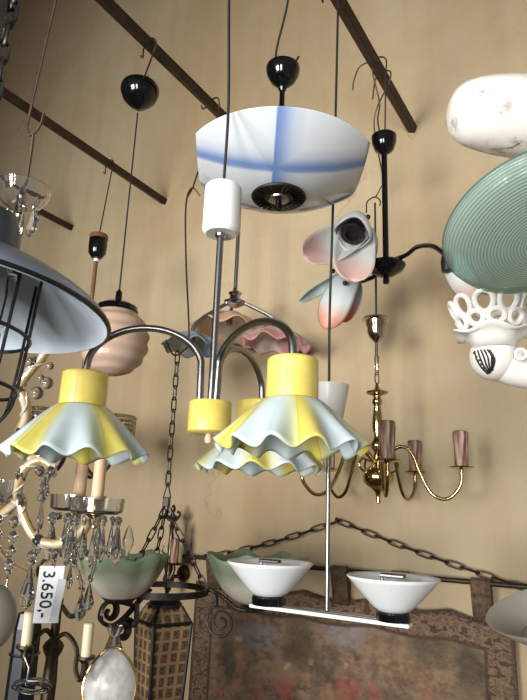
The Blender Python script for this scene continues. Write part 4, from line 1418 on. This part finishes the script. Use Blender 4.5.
me.materials.append(M['ink'])
to = bpy.data.objects.new('price_text', me)
COL.objects.link(to)
to.parent = t
to.matrix_local = Matrix.Translation(rot @ Vector((-3 * kk, 0, 0.0016))) @ (rot @ Matrix.Rotation(-PI / 2, 3, 'Z')).to_4x4()
MB().tube([cp + rot @ Vector((2 * kk, 25 * kk, 0.001)), cp + rot @ Vector((3 * kk, 34 * kk, 0)), Qc(55, 552, 1.21)], 0.0009, 5, 4).build('string', M['cord'], t)

# ---------------------------------------------------------------- grey enamel lamp with wire cage
E0 = 0.88
ec = Q(-34, 306, E0)
k = E0 / F
view = (CAM - ec).normalized()
# ellipse seen: long axis slopes down to the right, open side towards the viewer
la = (RM @ Vector((math.cos(math.radians(-14)), math.sin(math.radians(-14)), 0)))
la = (la - view * la.dot(view)).normalized()
sa = view.cross(la).normalized()          # up in the picture, square to la
el = math.asin(0.30)
axis = (sa * math.cos(el) - view * math.sin(el)).normalized()    # from rim towards the neck
rot = axis.to_track_quat('Z', 'Y').to_matrix()
t = thing('caged_enamel_lamp', 'large grey enamel lamp shade with wire cage at the left edge', 'pendant lamp', ec)
R_ = 142 * k
pro = [(R_, 0.0), (R_ * 0.985, 0.008)]
for j in range(1, 11):
    q = j / 10
    pro.append((R_ * (0.985 - 0.73 * q ** 1.1), 0.008 + 58 * k * q ** 0.85))
MB().lathe(ec, pro, 72, rot).build('shade', M['grey_enamel'], t)
inn = [(r - 0.004, h - 0.004) for r, h in pro]
MB().lathe(ec, inn, 72, rot).build('lining', M['greyin'], t)
MB().ring(ec, R_ - 0.0015, 0.0032, rot, 72, 8).build('rim', M['blackmat'], t)
top = pro[-1]
nk = MB().lathe(ec, [(top[0] + 0.001, top[1] - 0.002), (36 * k, top[1] + 6 * k), (34 * k, top[1] + 24 * k), (26 * k, top[1] + 42 * k), (0.001, top[1] + 48 * k)], 40, rot)
nk.build('neck', M['neck'], t)
MB().lathe(ec, [(0.001, -24 * k), (34 * k, -22 * k), (42 * k, -10 * k), (43 * k, 30 * k), (38 * k, 50 * k)], 32, rot).build('glass_jar', M['clearglobe'], t, solidify=0.003)
cg = MB()
Ld = 128 * k
for i in range(10):
    a = 2 * PI * i / 10 + 0.33
    e = rot @ Vector((math.cos(a), math.sin(a), 0))
    cg.tube([ec + e * 65 * k + axis * 50 * k, ec + e * 66 * k - axis * (Ld * 0.55), ec + e * 60 * k - axis * (Ld * 0.82), ec + e * 36 * k - axis * Ld, ec + e * 6 * k - axis * (Ld * 1.04)], 1.7 * k, 8, 5)
for h in (0.2, 0.62):
    cg.ring(ec - axis * (Ld * h), 66.5 * k, 2.0 * k, rot, 48, 8)
cg.build('wire_cage', M['cagesteel'], t)
# its chain
topp = ec + axis * (top[1] + 40 * k) - rt * 0.026
m = MB()
m.chain(topp, topp + Vector((0, 0, 0.42)), 0.036, 0.009, 0.003)
m.chain(topp + Vector((0.006, 0, 0.36)), topp + Vector((0.012, -0.01, 1.3)), 0.036, 0.009, 0.003)
m.chain(topp + Vector((-0.006, 0, 0.42)), topp + Vector((-0.02, 0.01, 1.3)), 0.036, 0.009, 0.003)
m.build('hanging_chain', M['blackmat'], t)

# ---------------------------------------------------------------- left, bottom: lamps on a wooden shelf
p = Q(50, 732, 1.5)
zs = p.z
zsh = Vector((p.x, p.y, zs))
m = MB()
fx = Vector((vX.x, vX.y, 0))
m.box((p.x + 0.11, p.y - 0.18, zs - 0.012), (0.66, 0.72, 0.024), Matrix.Rotation(0.55, 3, 'Z'))
tag(m.build('wooden_shelf', M['shelf'], smooth=False, bevel=0.003), 'reddish brown wooden shelf carrying the candelabra at the bottom left', 'shelf')
A = Ax(53, 650, 1.5)
k = A.r(1)
t = thing('iron_candelabra', 'dark iron candelabra with curved arms and two cream candles at bottom left', 'candelabra', Vector((A.x, A.y, zs)))
o = A.pt(646)
hb = o.z - zs
lat('column', M['bronze'], t, o, [(0.001, -hb), (24 * k, -hb), (24 * k, -hb + 3 * k), (14 * k, -hb + 8 * k), (6.5 * k, -hb + 14 * k), (7 * k, -30 * k), (6 * k, -10 * k), (9 * k, -5 * k), (10.5 * k, 0), (8 * k, 4 * k), (3.5 * k, 8 * k), (4 * k, 12 * k), (4.6 * k, 14 * k), (4.2 * k, 30 * k), (5 * k, 44 * k), (0.001, 48 * k)], 28)
for (cx_, cy_, d) in ((26, 645, 1.43), (86, 656, 1.46)):
    c = Q(cx_, cy_, d)
    MB().tube([o + zz * 6 * k, o.lerp(c, 0.35) + zz * 14 * k, o.lerp(c, 0.7) + zz * 4 * k, o.lerp(c, 0.74) - zz * 14 * k, o.lerp(c, 0.9) - zz * 22 * k, c - zz * 6 * k], 2.3 * k, 8, 7).build('arm', M['bronze'], t)
    lat('candle_cup', M['bronze'], t, c, [(0.001, -14 * k), (3 * k, -12 * k), (4 * k, -6 * k), (9 * k, -2 * k), (9 * k, 0), (0.001, 0)], 22)
    lat('candle', M['cream'], t, c, [(5 * k, 0), (5.2 * k, 29 * k), (4 * k, 30 * k), (0.001, 29 * k)], 20)
MB().tube([o + zz * 40 * k, Q(62, 606, 1.45), Q(70, 616, 1.44), Q(80, 612, 1.43), Q(80, 602, 1.43)], 2.4 * k, 8, 6).build('upper_hook', M['bronze'], t)
MB().tube([o + zz * 40 * k, Q(40, 578, 1.52), Q(38, 568, 1.52), Q(44, 560, 1.52)], 1.8 * k, 8, 6).build('upper_hook', M['bronze'], t)
# coiled cable hung on its left arm
m = MB()
c0 = Q(33, 684, 1.37)
pts = []
for i in range(80):
    a = i * 0.42
    r = (15 + 3 * math.sin(i * 0.7)) * k
    pts.append(c0 + rt * (r * math.cos(a)) + zz * (0.45 * r * math.sin(a)) + tc * (0.25 * r * math.sin(a) + 0.0002 * i))
pts += [Q(29, 668, 1.37), Q(24, 656, 1.38), Q(27, 645, 1.40)]
m.tube(pts, 0.002, 5, 2)
cb = m.build('coiled_cable', M['steel'], t)
cb['label'] = 'pale coiled cable hanging on the left arm'
# dark blue tall glass
A2 = Ax(24, 660, 1.62)
k2 = A2.r(1)
hb = A2.pt(660).z - zs
t = thing('blue_glass_vase', 'tall dark blue glass vase standing behind the left cream candle', 'vase', Vector((A2.x, A2.y, zs)))
lat('body', M['blueglass'], t, A2.pt(660), [(0.001, -hb), (13 * k2, -hb), (14 * k2, -hb + 3 * k2), (13 * k2, 30 * k2), (11 * k2, 44 * k2), (9.6 * k2, 44 * k2), (11 * k2, 28 * k2), (0.001, -hb + 6 * k2)], 8, smooth=False)
mm = MB()
mm.ring(A2.pt(653), 13.8 * k2, 1.6 * k2, None, 32, 6)
mm.build('silver_band', M['steel'], t)
# frosted globe at the left edge
A2 = Ax(-14, 620, 1.16)
k2 = A2.r(1)
t = thing('frosted_globe_lamp', 'pale frosted glass globe lamp cut by the left edge near the bottom', 'lamp', Vector((A2.x, A2.y, zs)))
o = A2.pt(618)
hb = o.z - zs
MB().ball(o, 29 * k2, 32, sz=1.15).build('glass_globe', M['greyshade'], t)
lat('base', M['bronze'], t, o, [(0.001, -hb), (22 * k2, -hb), (20 * k2, -hb + 4 * k2), (6 * k2, -hb + 12 * k2), (6 * k2, -42 * k2), (14 * k2, -30 * k2), (13 * k2, -26 * k2)], 24)

# gilt oval glass sconce
oc = Q(110, 686, 1.5)
vw = (CAM - oc)
vw.z *= 0.2
rot = (vw.normalized() + zz * 0.05).to_track_quat('Z', 'Y').to_matrix()
k = 1.5 / F
t = thing('oval_glass_lamp', 'oval frosted glass lamp with gilt frame at the bottom below the scrolls', 'lamp', Vector((oc.x, oc.y, zs + 0.003)))


def ov(t_, r):
    x, y = r * 27 * math.sin(t_), r * 34 * math.cos(t_)
    if y > 0:
        x *= 1 - 0.35 * (y / 34) ** 2
        y *= 1.06
    return x * k, y * k


m = MB()
rows = []
for (r, h) in ((0.001, 0.026), (0.3, 0.024), (0.6, 0.017), (0.85, 0.006), (0.95, 0.0), (0.95, -0.004), (0.5, -0.006), (0.001, -0.006)):
    rows.append([oc + rot @ Vector((*ov(2 * PI * j / 48, r), h)) for j in range(48)])
m.grid(rows, True)
m.build('glass_plate', M['frost'], t)
m = MB()
m.tube([oc + rot @ Vector((*ov(2 * PI * j / 48, 0.97), 0)) for j in range(49)], 1.5 * k, 8, cap=False)
m.build('gilt_rim', M['gold'], t)
m = MB()
m.lathe(oc + rot @ Vector((0, 46 * k, 0)), [(9 * k, -12 * k), (7 * k, -6 * k), (5 * k, 0), (8 * k, 6 * k), (9 * k, 9 * k), (0.001, 9 * k)], 20)
m.build('glass_neck', M['crystal'], t)
m = MB()
m.tube([oc + rot @ Vector((0, -34 * k, -0.01)), Vector((oc.x, oc.y - 0.0, zs))], 4 * k, 10)
m.lathe(Vector((oc.x, oc.y, zs + 0.003)), [(0.001, 0), (20 * k, 0), (18 * k, 3 * k), (4 * k, 8 * k)], 24)
m.build('stand', M['gold'], t)

# ---------------------------------------------------------------- right: speckled porcelain shade
c = Q(545, 119, 1.25)
k = 1.25 / F
ax = (RM @ Vector((1, -0.04, -0.12))).normalized()
rot = ax.to_track_quat('Z', 'Y').to_matrix()
t = thing('speckled_porcelain_lamp', 'glossy white speckled porcelain lamp shade at the upper right edge', 'pendant lamp', c)
pro = [(0.0005, -98), (12, -97), (20, -94), (27, -87), (31.5, -77), (35, -62), (37.5, -45), (39, -25), (39.5, 0), (40, 30), (36, 60), (24, 78), (16, 84)]
MB().lathe(c, [(r * k, h * k) for r, h in pro], 56, rot).build('shade', M['porc'], t, solidify=0.004)
MB().lathe(c, [(r * k, h * k) for r, h in [(17, 82), (18, 96), (10, 104), (0.001, 106)]], 32, rot).build('holder', M['nickel'], t)
tub('cord', M['cord'], t, [c + ax * 104 * k, c + ax * 130 * k + zz * 0.02, Vector((c.x + ax.x * 200 * k, c.y + ax.y * 200 * k, c.z + 0.2)), Vector((c.x + ax.x * 220 * k, c.y + ax.y * 220 * k, 6.18))], 0.0035, 6, 5)

# ribbed turquoise dish
c = Q(541, 226, 0.95)
k = 0.95 / F
view = (CAM - c).normalized()
la = (RM @ Vector((math.cos(math.radians(26.7)), math.sin(math.radians(26.7)), 0)))
la = (la - view * la.dot(view)).normalized()
sa = view.cross(la).normalized()
el = math.asin(0.66)
axis = (sa * math.cos(el) - view * math.sin(el)).normalized()
rot = axis.to_track_quat('Z', 'Y').to_matrix()
t = thing('ribbed_glass_dish_lamp', 'wide ribbed turquoise glass dish lamp hanging at the right edge', 'pendant lamp', c)
pro = [(0.0005, -24)] + [(93 * math.sin(PI / 2 * j / 14) ** 1.0, -24 + 24 * (j / 14) ** 2.0) for j in range(1, 15)] + [(96, 4)]
MB().lathe(c, [(r * k, h * k) for r, h in pro], 96, rot).build('glass_dish', M['rib'], t, solidify=0.004)
tub('cord', M['cord'], t, [c + axis * (-25 * k), c + axis * 0.06, c + axis * 0.08 + rt * 0.09 + zz * 0.1, Vector((c.x + 0.34, c.y + 0.1, c.z + 0.6)), Vector((c.x + 0.5, c.y + 0.1, 6.18))], 0.0035, 6, 5)

# lace-edged porcelain lamp with painted feather
d = 1.25
k = d / F
t = thing('openwork_porcelain_lamp', 'white porcelain lamp with openwork crown and black painted feather at right edge', 'lamp', Q(505, 335, d))
A = Ax(493, 335, d)
o = A.pt(330)
m = MB()
nl = 10
for row, (rr, hh, off, rx, rz) in enumerate(((36, 10, 0, 7.5, 9.5), (42, 24, 0.5, 8.5, 14.5))):
    for i in range(nl):
        a = 2 * PI * (i + off) / nl
        e = Vector((math.cos(a), math.sin(a), 0))
        tg = Vector((-math.sin(a), math.cos(a), 0))
        lean = (zz + e * 0.45).normalized()
        cc = o + e * rr * k * 0.85 + zz * (hh - 4) * k
        pts = []
        for j in range(20):
            q = 2 * PI * j / 20
            w = rx * (1 + 0.12 * math.sin(q))
            pts.append(cc + tg * w * k * math.cos(q) + lean * rz * k * 0.72 * math.sin(q))
        pts += pts[:2]
        m.tube(pts, 2.9 * k, 8, cap=False)
m.build('openwork_crown', M['porcwhite'], t)
lat('wavy_collar', M['porcwhite'], t, o, [(19 * k, -20 * k), (22 * k, -12 * k), (29 * k, -5 * k), (38 * k, -4 * k)], 72, solidify=0.004, mod=lambda a, v, r, h: (r * (1 + 0.05 * v * math.cos(5 * a)), h + 3.2 * k * v * math.cos(5 * a + 1.0)))
body = MB()
spine = [Q(494, 346, d), Q(495, 352, d), Q(503, 361, d), Q(516, 367, d - 0.01), Q(535, 370, d - 0.02), Q(560, 366, d - 0.04), Q(580, 350, d - 0.05)]
body.tube(spine, lambda q: (21 - 6 * max(0, q - 0.3)) * k * (1 if q < 0.85 else 1 - (q - 0.85) * 2), 28, 8)
body.ball(Q(494, 357, d), 24 * k, 28, sz=1.0)
bd = body.build('body', M['porcwhite'], t)
MB().ring(Q(521, 354, d - 0.075), 4.6 * k, 1.7 * k, (CAM - Q(521, 354, d)).to_track_quat('Z', 'Y').to_matrix(), 20, 8).build('loop_handle', M['porcwhite'], t)
fm_ = MB()


def onbody(px, py):
    """nearest front point of the painted body's round end"""
    c_ = Q(494, 357, d)
    r_ = (Q(px, py, 1.0) - CAM).normalized()
    b_ = (c_ - CAM).dot(r_)
    disc = b_ * b_ - (c_ - CAM).length_squared + (24.4 * k) ** 2
    return CAM + r_ * (b_ - math.sqrt(max(disc, 0)))


for i in range(5):
    fm_.tube([onbody(474.5 + i * 3.2, 351 - i * 0.8 + i * i * .1), onbody(477 + i * 3.6, 360 - i), onbody(482 + i * 2.4, 368 - i * 0.9), onbody(488 + i * 1.2, 374 - i)], 0.9 * k, 6, 4)
fm_.tube([onbody(489, 350), onbody(494, 358), onbody(493, 366), onbody(489, 373)], 1.3 * k, 6, 4)
for i in range(6):
    fm_.ball(onbody(474 + 2.4 * i, 353 + 3.7 * i), 1.3 * k, 6)
fm_.build('painted_feather', M['ink'], bd)
A2 = Ax(700, 340, d + 0.1)
tub('bracket_rod', M['brass'], t, [Q(576, 352, d - 0.05), Q(600, 348, d - 0.03), Q(680, 335, d + 0.08), A2.pt(300), A2.pt(200), Vector((A2.x, A2.y, 6.18))], 0.006, 10, 4)

# grey glass dish at lower right edge
c = Q(562, 610, 1.1)
k = 1.1 / F
t = thing('grey_glass_dish_lamp', 'grey frosted shallow glass dish lamp at right edge in front of tapestry', 'pendant lamp', c)
rot = (zz * 1.0 + (RM @ Vector((-0.30, 0, 0.12)))).to_track_quat('Z', 'Y').to_matrix()
MB().lathe(c, [(0.0005, -34 * k), (16 * k, -33 * k), (45 * k, -22 * k), (72 * k, 0), (74 * k, 3 * k), (72 * k, 3 * k), (45 * k, -19 * k)], 64, rot).build('glass_dish', M['greyshade'], t)
MB().tube([c + rot @ Vector((0, 0, -33 * k)), c + zz * 0.1, Vector((c.x + 0.25, c.y - 0.1, c.z + 0.35)), Vector((c.x + 0.75, c.y - 0.3, 6.18))], 0.003, 6, 5).build('cord', M['cord'], t)

# ------------------------------------------------------------------ light
def area(name, loc, target, sx, sy, power, col, spread=PI):
    ld = bpy.data.lights.new(name, 'AREA')
    ld.shape = 'RECTANGLE'
    ld.size, ld.size_y = sx, sy
    ld.energy = power
    ld.color = col
    ld.spread = spread
    ob = bpy.data.objects.new(name, ld)
    COL.objects.link(ob)
    ob.location = loc
    ob.rotation_euler = (Vector(target) - Vector(loc)).to_track_quat('-Z', 'Y').to_euler()
    return ob


area('shop_window_light', (-1.5, -3.2, 1.9), (-1.1, 2.2, 2.5), 1.5, 1.6, 40, (1.0, 0.995, 0.98), math.radians(64))
area('shop_door_light', (0.6, -3.2, 1.7), (-0.6, 2.2, 2.5), 0.9, 1.9, 22, (1.0, 0.995, 0.98), math.radians(64))
wd = bpy.data.worlds.new('daylight')
sc.world = wd
wd.use_nodes = True
wd.node_tree.nodes['Background'].inputs[0].default_value = (0.95, 0.97, 1.0, 1)
wd.node_tree.nodes['Background'].inputs[1].default_value = 0.2

sc.view_settings.view_transform = 'Standard'
sc.view_settings.look = 'None'
sc.view_settings.gamma = 1
sc.view_settings.use_curve_mapping = False
sc.view_settings.exposure = 0.09
sc.cycles.use_denoising = True
sc.cycles.max_bounces = 14
sc.cycles.transmission_bounces = 12
sc.cycles.transparent_max_bounces = 16
sc.cycles.caustics_reflective = False
sc.cycles.caustics_refractive = False
sc.cycles.sample_clamp_indirect = 4
